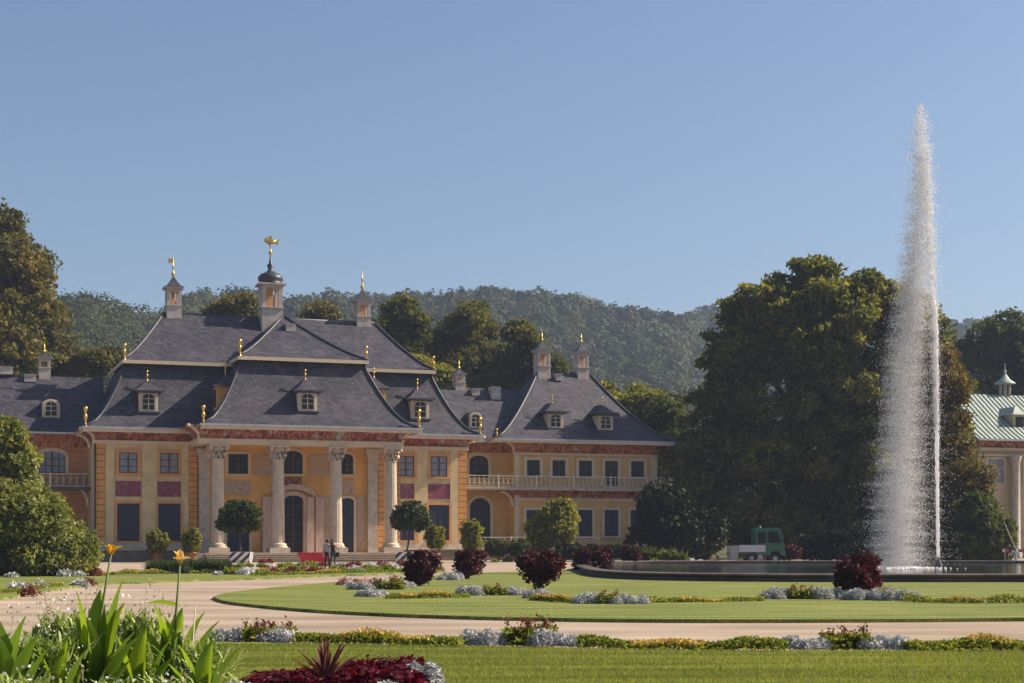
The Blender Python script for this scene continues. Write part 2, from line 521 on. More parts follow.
hedge_px = [(200, 643), (260, 646), (330, 648), (450, 650), (600, 653), (780, 655), (900, 655), (1060, 654)]
hedge = [G(*p) for p in hedge_px]
hedge = hedge + [(hedge[-1][0] + 12, hedge[-1][1] + 1.5)]
HS = smooth(hedge)
near_lawn = [(HS[0][0], 9.0)] + HS + [(HS[-1][0], 9.0)]
slab('near_lawn', near_lawn, -0.2, 0.06, M['lawn'], 'mown lawn nearest the camera')
isl_low = [(213, 599), (222, 603), (245, 606.5), (290, 611), (350, 615), (430, 618.5), (520, 621), (640, 622.8), (800, 623), (960, 622), (1060, 621)]
isl_up = [(1060, 571), (900, 571), (700, 571), (565, 572.5), (500, 573.5), (440, 577), (390, 580), (340, 583.5), (290, 588), (250, 592), (225, 595.5)]
ISL = smooth([G(*p) for p in isl_low], 5) + smooth([G(*p) for p in isl_up], 5)
slab('island_lawn', ISL, -0.2, 0.075, M['lawn'], 'mown lawn round the fountain with a rounded tip')
left_l = [(-70, 611), (0, 600.5), (40, 593.5), (75, 588), (112, 584.5), (150, 583.5), (200, 581.5), (250, 580), (300, 578), (380, 575), (445, 573)]
left_u = [(445, 569), (380, 569.5), (300, 570.5), (200, 572), (120, 573), (60, 575), (0, 576), (-70, 577)]
LEFTL = smooth([G(*p) for p in left_l], 4) + [G(*p) for p in left_u]
slab('far_lawn', LEFTL, -0.2, 0.07, M['lawn'], 'lawn strip before the palace forecourt')

# ------------------------------------------------------------------ hills with forest
ridge_px = [(-200, 330), (0, 312), (50, 305), (75, 302), (100, 304), (130, 311), (150, 320), (162, 322), (180, 302), (205, 296), (240, 294), (275, 297), (300, 296), (350, 298),
            (400, 297), (445, 297), (480, 294), (530, 292), (560, 297), (590, 305), (640, 313), (680, 319), (697, 313), (715, 306), (740, 306), (800, 310),
            (870, 318), (935, 324), (975, 324), (1010, 332), (1060, 340), (1250, 350)]
RX = np.array([p[0] for p in ridge_px], float); RY = np.array([p[1] for p in ridge_px], float)
DX = np.array([-200, 60, 140, 200, 400, 680, 700, 900, 1250.]); DD = np.array([380, 420, 440, 560, 640, 700, 860, 950, 1000.])
TREE_H = 9.0
def hill_pt(px, s):
    """s=0 foot of the slope, 1 ridge, >1 behind it"""
    D = np.interp(px, DX, DD)
    top = EYE + (HORIZON - np.interp(px, RX, RY)) * D / F - TREE_H
    foot = 0.42 * D
    s1 = np.minimum(s, 1.0)
    Y = foot + (D - foot) * s
    wob = 5 * np.sin(px * 0.045 + s * 5) * s1 * (1 - s1) * 2
    z = np.where(s <= 1, top * (s1 ** 1.25) * (1 - 0.12 * np.sin(s1 * math.pi)) + wob, top - (s - 1) * top * 1.2) - 0.6 * (1 - s1)
    return (px - 512) * Y / F, Y, z
NPX, NS = 150, 26
pxs = np.linspace(-200, 1250, NPX); ss = np.linspace(0, 1.06, NS)
PX, SS = np.meshgrid(pxs, ss, indexing='ij')
hx, hy, hz = hill_pt(PX, SS)
hv = np.stack([hx, hy, hz], -1).reshape(-1, 3)
ii, jj = np.meshgrid(np.arange(NPX - 1), np.arange(NS - 1), indexing='ij')
hq = np.stack([ii * NS + jj, (ii + 1) * NS + jj, (ii + 1) * NS + jj + 1, ii * NS + jj + 1], -1).reshape(-1, 4)
M['hill'] = mat('hill_soil', (0.045, 0.05, 0.025), 0.95, 0.3, 0.05)
tag(np_mesh('hills', hv, hq, M['hill']), 'long wooded hill behind the palace', None, None, 'structure')

FM = [leaf_mat('forest_leaves_green', (0.018, 0.031, 0.011), (0.044, 0.064, 0.021), (0.08, 0.095, 0.03), scale=0.08, trans=0.3),
      leaf_mat('forest_leaves_olive', (0.026, 0.031, 0.010), (0.062, 0.066, 0.020), (0.115, 0.10, 0.03), scale=0.08, trans=0.3),
      leaf_mat('forest_leaves_dark', (0.014, 0.024, 0.012), (0.034, 0.048, 0.022), (0.065, 0.075, 0.03), scale=0.08, trans=0.25)]
nt_ = 4000
tp = rng.uniform(-60, 1090, nt_)
ts = 0.12 + 0.9 * rng.uniform(0, 1, nt_) ** 0.8
# a closer row along the ridge
tp = np.concatenate([tp, np.linspace(-40, 1080, 330) + rng.normal(0, 2, 330)]); ts = np.concatenate([ts, rng.uniform(0.985, 1.01, 330)])
fx, fy, fz = hill_pt(tp, ts)
nt_ = len(tp)
LPT = 250
d = unit(rng.normal(size=(nt_ * LPT, 3))); d[:, 2] = np.abs(d[:, 2]) * 1.0 - 0.25
rad = np.repeat(rng.uniform(3.4, 8.2, nt_), LPT); hgt = np.repeat(rng.uniform(5.5, 14.0, nt_), LPT)
lump = 1 + 0.25 * np.sin(d[:, 0] * 5 + np.repeat(rng.uniform(0, 6, nt_), LPT)) * np.cos(d[:, 1] * 4)
fp = np.stack([np.repeat(fx, LPT) + d[:, 0] * rad * lump, np.repeat(fy, LPT) + d[:, 1] * rad * lump, np.repeat(fz, LPT) + hgt * (0.48 + 0.52 * d[:, 2] * lump)], -1)
fp += rng.normal(size=fp.shape) * 0.35
V, Q = leaf_quads(fp, 0.00185 * fp[:, 1], d, outw=2.2, aspect=1.3)
fo_ = np_mesh('forest', V, Q, FM)
fo_.data.polygons.foreach_set('material_index', np.repeat(rng.choice(3, nt_, p=[0.45, 0.25, 0.30]), LPT).astype(np.int32))
tag(fo_, 'dense mixed wood covering the hillside', None, None, 'stuff')

# ------------------------------------------------------------------ the palace
A = R(19.5)
SA, CA = math.sin(A), math.cos(A)
OY = 127.0
OX = gx(307, OY)
KO = -SA * OX + CA * OY
def depth(px, v):
    t = (px - 512) / F
    return (v + KO) / (CA - t * SA)
def U(px, v):
    Y = depth(px, v); t = (px - 512) / F
    return (t * Y - OX) * CA + (Y - OY) * SA
def Z(px, py, v): return EYE + (HORIZON - py) * depth(px, v) / F
def ZA(v, *pp): return sum(Z(a, b, v) for a, b in pp) / len(pp)

pal = empty('palace', (OX, OY, 0), A, 'long ochre baroque palace with columned portico and bell-shaped dark slate roofs', 'palace')

VB, VP, VW, VL = 4.0, 5.2, 7.5, 9.0       # planes: body wall, wall behind the columns, wing walls, loggia walls
uB0, uB1 = U(94, VB), U(467, VB)
zTop = ZA(VB, (128, 445.5), (439, 449))   # foot of the frieze
zEave = ZA(VB - 1.1, (86, 430), (481, 435.5))
zpE = ZA(-1.2, (205, 426), (417, 430))
zpTop = ZA(0, (218, 444), (391, 448))
uP0, uP1 = U(198, 0), U(401, 0)
BACK = 18.0

# walls
w_ = MB()
w_.box(uB0, uB1, VB, BACK, 0, zEave)
uQ0, uQ1 = U(197, VP), U(379, VP)
wall = w_.build('wall', M['beige'], pal)
pw = MB(); pw.box(uP0 + 0.3, uP1 - 0.3, VB - 0.06, VB + 0.5, 0.6, zpTop + 0.2)
pw.build('portico_wall', M['ochre'], pal)
VPW = VB - 0.06
wl = MB(); wl.box(U(-90, VW), uB0, VL, BACK, 0, zEave - 0.05); wl.build('wall', M['rustwing'], pal)
uR0, uR1 = U(514, VW), U(657, VW)
wr = MB(); wr.box(uR0, uR1, VW, BACK, 0, zEave - 0.05); wr.box(uB1, uR0, VL, BACK - 0.3, 0, zEave - 0.08)
wr.build('wall', M['wing'], pal)

# orange corner strips and pale pilaster strips on the body
def strip(px0, px1, v, z0, z1, m, d=0.06, name='pilaster_strip'):
    b = MB(); b.box(U(px0, v), U(px1, v), v - d, v + 0.02, z0, z1); return b.build(name, m, pal)
for a, b in ((94.2, 105), (189, 199.5), (398, 400), (458, 466.8)): strip(a, b, VB, 0.02, zTop, M['rust'])
for a, b in ((105.6, 114), (142, 157), (181, 188.5), (414, 427.5), (450, 457.5)): strip(a, b, VB, 0.02, zTop, M['beige'], 0.1)
for a, b_ in ((uB0 - 0.05, uP0), (uP1, uB1 + 0.05)):
    pl = MB(); pl.box(a, b_, VB - 0.14, VB, 0.96, 1.5); pl.build('plinth', M['stone'], pal)

# coves (painted concave frieze below the eaves)
def cove(name, u0, u1, v0, v1, zb, zt, out, m, sides='LRF', ribs=True, inset=0.0):
    """quarter-circle concave band round the left/front/right of a block"""
    n = 8; mb = MB(); rb = MB()
    prof = [(out * (1 - math.cos(k / n * math.pi / 2)), zb + (zt - zb) * math.sin(k / n * math.pi / 2)) for k in range(n + 1)]
    for i in range(n):
        (o0, za), (o1, zc) = prof[i], prof[i + 1]
        eL = 1 if 'L' in sides else 0; eR = 1 if 'R' in sides else 0
        a0, a1 = u0 - o0 * eL, u0 - o1 * eL; b0, b1 = u1 + o0 * eR, u1 + o1 * eR
        mb.add([(a0, v0 - o0, za), (b0, v0 - o0, za), (b1, v0 - o1, zc), (a1, v0 - o1, zc)], [(0, 1, 2, 3)], 0, True)
        if eL: mb.add([(a0, v1, za), (a0, v0 - o0, za), (a1, v0 - o1, zc), (a1, v1, zc)], [(0, 1, 2, 3)], 0, True)
        if eR: mb.add([(b0, v0 - o0, za), (b0, v1, za), (b1, v1, zc), (b1, v0 - o1, zc)], [(0, 1, 2, 3)], 0, True)
    o = mb.build(name, m, pal)
    if ribs:
        for q, c_ in (('L', lambda a: u0 - a), ('R', lambda a: u1 + a)):
            if q in sides:
                rb = MB(); rb.tube([(c_(a), v0 - a - 0.02, z) for a, z in prof], 0.13, 6); rb.build('cove_rib', M['trim'], o)
    return o
cove('frieze', uB0, uB1, VB, BACK, zTop + 0.28, zEave, 1.15, M['frieze'])
cove('frieze', uP0, uP1, -0.45, VB, zpTop + 0.42, zpE, 1.0, M['frieze'])
zTopR = ZA(VW, (540, 455.5), (640, 456.5)); zEaveR = ZA(VW - 1.4, (520, 441), (673, 443.5))
cove('frieze', uR0, uR1, VW, BACK, zTopR + 0.2, zEaveR, 1.5, M['frieze2'])
cove('frieze', uB1 - 0.5, uR0, VL, BACK, zTopR + 0.2, zEaveR - 0.1, 1.4, M['frieze2'], sides='F', ribs=False)
zTopL = ZA(VL, (50, 447)); zEaveL = ZA(VL - 1.5, (50, 433))
cove('frieze', U(-90, VL), uB0 + 0.5, VL, BACK, zTopL, zEaveL, 1.5, M['frieze2'], sides='F', ribs=False)

# entablature bands
eb = MB()
eb.box(uB0 - 0.12, uB1 + 0.12, VB - 0.16, VB, zTop, zTop + 0.28)
eb.box(uP0 - 0.06, uP1 + 0.06, -0.55, 0.5, zpTop, zpTop + 0.42)
eb.box(uP0 - 0.06, uP0 + 0.7, 0.5, VB - 0.17, zpTop, zpTop + 0.42); eb.box(uP1 - 0.7, uP1 + 0.06, 0.5, VB - 0.17, zpTop, zpTop + 0.42)
eb.box(uR0 - 0.1, uR1 + 0.1, VW - 0.14, VW, zTopR, zTopR + 0.2)
eb.build('cornice', M['trim'], pal)
cei = MB(); cei.box(uP0 + 0.1, uP1 - 0.1, 0.5, VB - 0.2, zpTop + 0.44, zpTop + 0.6); cei.build('portico_ceiling', M['trim'], pal)

# roofs
class Roof:
    def __init__(s, e, t, p): s.e, s.t, s.p = e, t, p       # rects (u0,u1,v0,v1,z), concavity
    def ring(s, h):
        k = h ** s.p
        return tuple(a + (b - a) * k for a, b in zip(s.e[:4], s.t[:4])) + (s.e[4] + (s.t[4] - s.e[4]) * h,)
    def rings(s, n=10): return [s.ring(i / n) for i in range(n + 1)]
    def front(s, z): return s.ring(max(0, min(1, (z - s.e[4]) / (s.t[4] - s.e[4]))))[2]
    def left(s, z): return s.ring(max(0, min(1, (z - s.e[4]) / (s.t[4] - s.e[4]))))[0]
    def right(s, z): return s.ring(max(0, min(1, (z - s.e[4]) / (s.t[4] - s.e[4]))))[1]

oB = 1.3
vb2 = VB - oB + 3.1
zBand = ZA(vb2, (135, 364), (425, 374))
body_lo = Roof((U(84, VB - oB), U(482, VB - oB), VB - oB, BACK + 1, zEave + 0.1), (U(126, vb2), U(430, vb2), vb2, BACK - 2, zBand), 0.56)
vr = 10.8
zRidge = ZA(vr, (200, 316.5), (330, 321.5))
body_up = Roof((U(125, vb2) - 0.2, U(431, vb2) + 0.2, vb2 - 0.55, BACK - 1.7, zBand + 0.28), (U(163, vr), U(374, vr), vr - 0.25, vr + 0.25, zRidge), 0.78)
vp1, vp2 = -1.5, 1.9
zpBand = ZA(vp2, (245, 360), (360, 364.5))
por_lo = Roof((U(202, vp1), U(421, vp1), vp1, 9.0, zpE + 0.1), (U(241, vp2), U(363, vp2), vp2, 9.5, zpBand), 0.56)
uc = U(284, 6.5)
zApex = Z(284, 317, 6.5)
por_up = Roof((U(240, vp2) - 0.2, U(364, vp2) + 0.2, vp2 - 0.55, vr, zpBand + 0.28), (uc - 0.12, uc + 0.12, 6.6, vr + 0.1, zApex), 0.80)
vw1 = VW - 1.7
zRr = ZA(12.5, (545, 373), (585, 374.5))
wing_r = Roof((U(496, vw1), U(676, vw1), vw1, BACK + 2, zEaveR + 0.1), (U(537, 12.5), U(589, 12.5), 12.3, 12.8, zRr), 0.72)
conn_r = Roof((U(440, VL - 1.6), U(540, VL - 1.6), VL - 1.6, BACK + 2, zEaveR), (U(440, VL - 1.6), U(540, VL - 1.6), 13.4, 13.8, Z(490, 389, 13.6)), 0.75)
wing_l = Roof((U(-90, VL - 1.6), U(110, VL - 1.6), VL - 1.6, BACK + 2, zEaveL + 0.05), (U(-90, VL - 1.6), U(110, VL - 1.6), 13.4, 13.8, Z(60, 377, 13.6)), 0.75)
for r_ in (body_lo, body_up, por_lo, por_up, wing_r, conn_r, wing_l):
    mb = MB(); mb.rings(r_.rings(), cap=True); mb.build('roof', M['slate'], pal)

# lead ridges along the hips, gutters and the cream band between the two roof stages
gt = MB()
def edge_ring(mb, r5, d, h0, h1, sides='LFR'):
    u0, u1, v0, v1, z = r5
    if 'F' in sides: mb.box(u0 - d, u1 + d, v0 - d, v0 + 0.05, z + h0, z + h1)
    if 'L' in sides: mb.box(u0 - d, u0 + 0.05, v0 + 0.05, v1, z + h0, z + h1)
    if 'R' in sides: mb.box(u1 - 0.05, u1 + d, v0 + 0.05, v1, z + h0, z + h1)
for r5 in (body_lo.e, por_lo.e, wing_r.e): edge_ring(gt, r5, 0.14, -0.10, 0.06)
edge_ring(gt, conn_r.e, 0.12, -0.12, 0.03, 'F'); edge_ring(gt, wing_l.e, 0.12, -0.12, 0.03, 'F')
gt.build('gutter', M['gutter'], pal)
et = MB()
for r5 in (body_lo.e, por_lo.e): edge_ring(et, r5, 0.06, -0.34, -0.102)
edge_ring(et, wing_r.e, 0.04, -0.28, -0.102)
et.build('eave_board', M['trim'], pal)
bt = MB()
for r5 in (body_up.e, por_up.e): edge_ring(bt, r5, 0.04, -0.30, -0.02)
bt.build('roof_band', M['trim'], pal)
hp = MB()
def hips(r, n=10, back=False):
    rr = r.rings(n)
    hp.tube([(q[0], q[2], q[4] + 0.05) for q in rr], 0.11, 6)
    hp.tube([(q[1], q[2], q[4] + 0.05) for q in rr], 0.11, 6)
for r_ in (body_lo, body_up, por_lo, por_up, wing_r): hips(r_)
hp.tube([(body_up.t[0], vr, zRidge + 0.05), (body_up.t[1], vr, zRidge + 0.05)], 0.14, 6)
hp.tube([(wing_r.t[0], 12.55, zRr + 0.05), (wing_r.t[1], 12.55, zRr + 0.05)], 0.14, 6)
hp.build('hip_ridge', M['lead'], pal)
vg = MB()
rr = por_lo
zz = [zEave + 0.6 + k * (zpBand - zEave - 0.6) / 8 for k in range(9)]
sky_ = MB()

# windows: a surround (part) with pane and sash (sub-parts)
def rect_outline(u0, u1, z0, z1): return [(u0, z0), (u0, z1), (u1, z1), (u1, z0)]
def arch_outline(u0, u1, z0, z1, rise, n=10):
    c = (u0 + u1) / 2; hw = (u1 - u0) / 2
    pts = [(u0, z0)]
    for k in range(n + 1):
        a = math.pi - math.pi * k / n
        pts.append((c + hw * math.cos(a), z1 - rise + rise * math.sin(a)))
    return pts + [(u1, z0)]
def window(px0, px1, py0, py1, v, fr=0.22, arch=0.0, fm=None, pm=None, sm=None, cols=2, rows=2, shutter=False, sill=True, name='window', zs=None, pd=0.12):
    u0, u1 = U(px0, v), U(px1, v)
    pc = (px0 + px1) / 2
    z1, z0 = (Z(pc, py0, v), Z(pc, py1, v)) if zs is None else zs
    if z0 < 0.05: z0 = 0.05
    rise = arch * (u1 - u0) / 2
    ol = arch_outline if arch else (lambda a, b, c, d, r: rect_outline(a, b, c, d))
    inn, out = ol(u0, u1, z0, z1, rise), ol(u0 - fr, u1 + fr, z0, z1 + fr, rise + (fr if arch else 0))
    b = MB(); b.band(inn, out, (v - pd, v - 0.002))
    o = b.build(name, fm or M['trim'], pal)
    if sill:
        s_ = MB(); s_.box(u0 - fr - 0.06, u1 + fr + 0.06, v - pd - 0.08, v - 0.004, z0 - 0.16, z0 - 0.002); s_.build('sill', fm or M['trim'], o)
    p = MB(); p.prism(list(reversed(inn)), (v - 0.05, v - 0.01)); p.build('shutter' if shutter else 'pane', pm or M['glass'], o)
    if shutter:
        k = MB(); c = (u0 + u1) / 2
        k.box(c - 0.02, c + 0.02, v - 0.075, v - 0.052, z0, z1)
        for q in (0.33, 0.66):
            zq = z0 + (z1 - z0) * q; k.box(u0, u1, v - 0.07, v - 0.052, zq - 0.03, zq + 0.03)
        k.build('shutter_rail', pm or M['shutter'], o)
    else:
        k = MB(); t = 0.045
        for i in range(1, cols):
            c = u0 + (u1 - u0) * i / cols; tt = t * 1.5 if (cols % 2 == 0 and i == cols // 2) else t * 0.7
            k.box(c - tt, c + tt, v - 0.09, v - 0.052, z0, z1 - (rise * 0.06 if arch else 0))
        for i in range(1, rows):
            c = z0 + (z1 - z0) * i / rows; k.box(u0, u1, v - 0.08, v - 0.054, c - t * 0.7, c + t * 0.7)
        k.box(u0, u0 + 0.07, v - 0.09, v - 0.052, z0, z1 - rise); k.box(u1 - 0.07, u1, v - 0.09, v - 0.052, z0, z1 - rise)
        if not arch: k.box(u0 + 0.07, u1 - 0.07, v - 0.088, v - 0.052, z1 - 0.07, z1)
        k.box(u0 + 0.07, u1 - 0.07, v - 0.088, v - 0.052, z0, z0 + 0.08)
        k.build('sash', sm or M['sash'], o)
    return o

for pc in (128.2, 169.2, 405.5, 438.7):
    hw = 9.2 if pc < 300 else 8.2
    dy = (pc - 128) * 0.0125
    window(pc - hw, pc + hw, 452.5 + dy, 473 + dy, VB, 0.24, fm=M['orange'], pm=M['curtain'], cols=2, rows=3)
    window(pc - hw - 2, pc + hw + 2, 503.5 + dy * 0.4, 541 - dy * 0.2, VB, 0.2, fm=M['orange'], pm=M['shutter'], shutter=True)
    b = MB(); b.box(U(pc - hw - 3.5, VB), U(pc + hw + 3.5, VB), VB - 0.05, VB, Z(pc, 496.5 + dy * 0.6, VB), Z(pc, 481 + dy * 0.8, VB))
    b.build('painted_panel', M['panel'], pal)

# behind the columns
def pbox(px0, px1, py0, py1, m, d=0.05, name='painted_panel', v=VPW):
    pc = (px0 + px1) / 2
    b = MB(); b.box(U(px0, v), U(px1, v), v - d, v - 0.001, max(0.66, Z(pc, py1, v)), Z(pc, py0, v)); return b.build(name, m, pal)
window(228, 248, 454, 474, VPW, 0.2, pm=M['glass'], cols=2, rows=2)
window(283.5, 302.5, 451, 474, VPW, 0.2, arch=0.6, cols=2, rows=2)
window(341, 353, 454, 474.5, VPW, 0.2, arch=0.7, cols=2, rows=2)
window(227, 249, 503, 553, VPW, 0.18, pm=M['shutter'], shutter=True, arch=0.4, sill=False, name='door')
window(341, 353.5, 498, 553.3, VPW, 0.2, pm=M['shutter'], shutter=True, arch=0.5, sill=False, name='door')
window(283.5, 302.5, 495.5, 553.3, VPW, 0.35, fm=M['pink'], pm=M['glass'], sm=M['dark_wood'], cols=2, rows=6, arch=0.5, sill=False, name='door', pd=0.3)
# marble door case with a curved pediment
dc = MB()
for a, b_ in ((262, 271), (273, 280), (306, 313), (315, 323)):
    dc.box(U(a, VPW), U(b_, VPW), VPW - (0.42 if a in (273, 306) else 0.3), VPW - 0.06, 0.66, Z(293, 497, VPW))
c0, c1 = U(272, VPW), U(314, VPW); zb_ = Z(293, 496.5, VPW); cc = (c0 + c1) / 2
inn = [(c0 + (c1 - c0) * k / 12, zb_ + 0.55 * math.sin(math.pi * k / 12)) for k in range(13)]
out = [(x, z + 0.42) for x, z in inn]
dc.band(inn, out, (VPW - 0.6, VPW - 0.06))
dc.build('door_case', M['pink'], pal)
for a in ((254, 275, 454, 476, M['mural']), (309, 331, 454, 476, M['mural']), (224, 251, 480, 495, M['mural']), (340, 354, 479, 494, M['mural']),
          (284, 302, 477, 488, M['frieze']), (318, 330, 497, 548, M['mural']), (357, 364.5, 496, 549, M['mural'])):
    pbox(*a)
for a, b_ in ((198.5, 209), (367, 376.5)):
    o = pbox(a, b_, 449, 553, M['greystone'], 0.35, 'pilaster')
    k = MB(); u0, u1 = U(a, VPW), U(b_, VPW); zt = Z((a + b_) / 2, 449, VPW)
    k.rings([(u0 - 0.02, u1 + 0.02, VPW - 0.37, VPW - 0.01, zt - 1.1), (u0 - 0.05, u1 + 0.05, VPW - 0.42, VPW - 0.01, zt - 0.6), (u0 - 0.2, u1 + 0.2, VPW - 0.55, VPW - 0.01, zt - 0.1), (u0 - 0.2, u1 + 0.2, VPW - 0.55, VPW - 0.01, zt)])
    k.build('capital', M['greystone'], o)
pbox(378, 384, 449, 552, M['rust'], 0.08, 'pilaster_strip')
pbox(193.5, 197, 449, 552, M['rust'], 0.08, 'pilaster_strip')

# podium on which the palace stands
VPO = 2.2
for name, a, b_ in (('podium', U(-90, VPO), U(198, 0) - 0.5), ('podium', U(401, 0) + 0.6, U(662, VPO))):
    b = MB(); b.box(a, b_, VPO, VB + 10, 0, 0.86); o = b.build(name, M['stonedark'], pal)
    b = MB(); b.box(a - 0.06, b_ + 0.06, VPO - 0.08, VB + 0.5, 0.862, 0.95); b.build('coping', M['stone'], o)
# portico floor, steps, columns
zFl = 0.65
vst = -1.4
fl = MB(); fl.box(U(196, 0) - 0.8, U(402, 0) + 0.8, vst, VB, 0, zFl)
fl.build('portico_floor', M['greystone'], pal)
st = MB()
for k in range(4):
    st.box(U(205, 0) - 0.2, U(396, 0) + 0.3, vst - 0.36 * (k + 1), vst - 0.36 * k, 0, zFl - 0.13 * (k + 1))
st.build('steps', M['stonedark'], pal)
stt = MB()
for k in range(5):
    stt.box(U(205, 0) - 0.24, U(396, 0) + 0.34, vst - 0.36 * k - 0.03, vst - 0.36 * (k - 1) - 0.04, zFl - 0.13 * k + 0.001, zFl - 0.13 * k + 0.035)
stt.build('stair_treads', M['stone'], pal)
for i, px in enumerate((217.8, 278.2, 335.8, 391)):
    u = U(px, 0); zt = zpTop
    s_ = MB()
    nfl = 24; prof = []
    z0, z1 = zFl + 0.75, zt - 1.15
    vs = []; fs = []
    for q in range(9):
        t = q / 8; rr_ = 0.50 * (1 - 0.16 * t ** 1.6)
        for k in range(48):
            a = 2 * math.pi * k / 48
            ra = rr_ * (1 - (0.045 if k % 2 else 0))
            vs.append((u + ra * math.cos(a), ra * math.sin(a), z0 + (z1 - z0) * t))
    for q in range(8):
        for k in range(48): fs.append((q * 48 + k, q * 48 + (k + 1) % 48, q * 48 + 48 + (k + 1) % 48, q * 48 + 48 + k))
    s_.add(vs, fs)
    col = s_.build('column', M['stone'], pal)
    b = MB(); b.box(u - 0.78, u + 0.78, -0.78, 0.78, zFl + 0.037, zFl + 0.42)
    b.lathe(u, 0, [(0.72, zFl + 0.42), (0.74, zFl + 0.5), (0.6, zFl + 0.56), (0.66, zFl + 0.64), (0.62, zFl + 0.7), (0.5, zFl + 0.78)], 24)
    b.build('base', M['stone'], col)
    c = MB(); c.lathe(u, 0, [(0.44, z1), (0.5, z1 + 0.04), (0.44, z1 + 0.1), (0.42, z1 + 0.6), (0.62, z1 + 1.0)], 20)
    for ring_, (r0, zz0, hh) in enumerate(((0.42, z1 + 0.1, 0.42), (0.44, z1 + 0.42, 0.5))):
        for k in range(8):
            a = 2 * math.pi * (k + 0.5 * ring_) / 8
            ca, sa = math.cos(a), math.sin(a)
            P = [(r0, zz0), (r0 + 0.12, zz0 + hh * 0.7), (r0 + 0.27, zz0 + hh * 0.95), (r0 + 0.24, zz0 + hh * 0.8)]
            c.tube([(u + r * ca, r * sa, z) for r, z in P], [0.12, 0.13, 0.07, 0.03], 5)
    for sx in (-1, 1):
        for sy in (-1, 1): c.ball((u + sx * 0.62, sy * 0.62, z1 + 0.9), 0.16, 6)
    c.box(u - 0.74, u + 0.74, -0.74, 0.74, z1 + 1.0, z1 + 1.15)
    c.build('capital', M['stone'], col)

# right pavilion: windows, balcony, ground floor
for i, pc in enumerate((533, 558.5, 585, 611, 637)):
    dy = (pc - 533) * 0.012
    if i == 3: window(pc - 6.5, pc + 6.5, 460 + dy, 485 + dy, VW, 0.26, cols=2, rows=4, name='balcony_door')
    else: window(pc - 6.5, pc + 6.5, 460 + dy, 476 + dy, VW, 0.26, cols=2, rows=2, sm=M['lead'])
    window(pc - 7, pc + 7, 510, 537 - dy, VW, 0.22, pm=M['shutter'], shutter=True)
for a, b_ in ((514.3, 519), (650.5, 656.8)): strip(a, b_, VW, 0.5, zTopR, M['trim'], 0.09)
window(469, 488, 455.5, 478, VL, 0.25, arch=0.6, cols=3, rows=3, sill=False)
window(469.5, 490, 498, 541, VL, 0.28, arch=0.9, pm=M['shutter'], shutter=True, sill=False, name='door')
zBal = ZA(VW - 1.4, (540, 488), (640, 488.5))
vbal = VW - 1.5
sl = MB(); sl.box(uB1 - 0.1, uR1 + 1.0, vbal, VL, zBal - 0.22, zBal); sl.box(uB1 - 0.1, uR1 + 1.06, vbal - 0.06, vbal, zBal - 0.1, zBal - 0.02)
sl.build('balcony', M['greystone'], pal)
def railing(u0, u1, v, z, h, step, m, name='railing', ends=False, vend=None):
    r = MB()
    r.box(u0, u1, v - 0.03, v + 0.03, z + h - 0.06, z + h); r.box(u0, u1, v - 0.025, v + 0.025, z + 0.08, z + 0.12)
    n = int((u1 - u0) / step)
    for k in range(n + 1):
        x = u0 + (u1 - u0) * k / n
        t = 0.017
        r.box(x - t, x + t, v - 0.02, v + 0.02, z + 0.121, z + h - 0.061)
        if k < n:   # ring ornament between the bars
            xm = x + (u1 - u0) / n / 2
            r.tube([(xm + 0.42 * step * math.cos(a), v, z + h * 0.52 + 0.24 * h * math.sin(a)) for a in [2 * math.pi * q / 8 for q in range(9)]], 0.016, 4)
        if k % 8 == 0: r.box(x - 0.05, x + 0.05, v - 0.05, v + 0.05, z, z + h + 0.05)
    if ends: r.box(u1 - 0.03, u1 + 0.03, v, vend, z + h - 0.06, z + h - 0.002)
    return r.build(name, m, pal)
railing(uB1 + 0.05, uR1 + 0.95, vbal + 0.1, zBal, 1.0, 0.42, M['iron'], ends=True, vend=VW)
railing(U(460, VPO), U(600, VPO), VPO + 0.15, 0.95, 0.95, 0.55, M['iron'])
zC = Z(580, 500, VW)
cove('lower_frieze', uR0, uR1, VW, BACK, zC + 0.15, zBal - 0.22, 1.3, M['frieze2'], ribs=False)
cc_ = MB(); cc_.box(uR0 - 0.08, uR1 + 0.08, VW - 0.12, VW, zC - 0.1, zC + 0.15); cc_.build('cornice', M['trim'], pal)
base_ = MB(); base_.box(uR0 - 0.06, uR1 + 0.06, VW - 0.1, VW, 0, 0.7); base_.build('plinth', M['stonedark'], pal)
# curved brackets flanking the loggias
def bracket(u, v, z0, z1, o, sgn):
    pts = [(u + sgn * o * (1 - math.cos(k / 8 * math.pi / 2)), v, z0 + (z1 - z0) * math.sin(k / 8 * math.pi / 2)) for k in range(9)]
    ar = MB(); ar.tube(pts, 0.14, 6); ar.build('bracket', M['trim'], pal)
bracket(uB1 + 0.12, VB + 2.0, zTopR, zEaveR - 0.15, 1.2, 1)
bracket(uB1 + 0.12, VW - 0.2, zC - 0.2, zBal - 0.3, 0.9, 1)
bracket(uR0 - 0.15, VW - 0.1, zC - 0.6, zBal - 0.3, 1.1, -1)
bracket(uB0 - 0.12, VB + 2.0, zTopL - 0.2, zEaveL - 0.15, 1.0, -1)
bracket(uB0 - 0.12, VW - 0.2, zC - 0.9, zBal - 0.3, 1.1, -1)

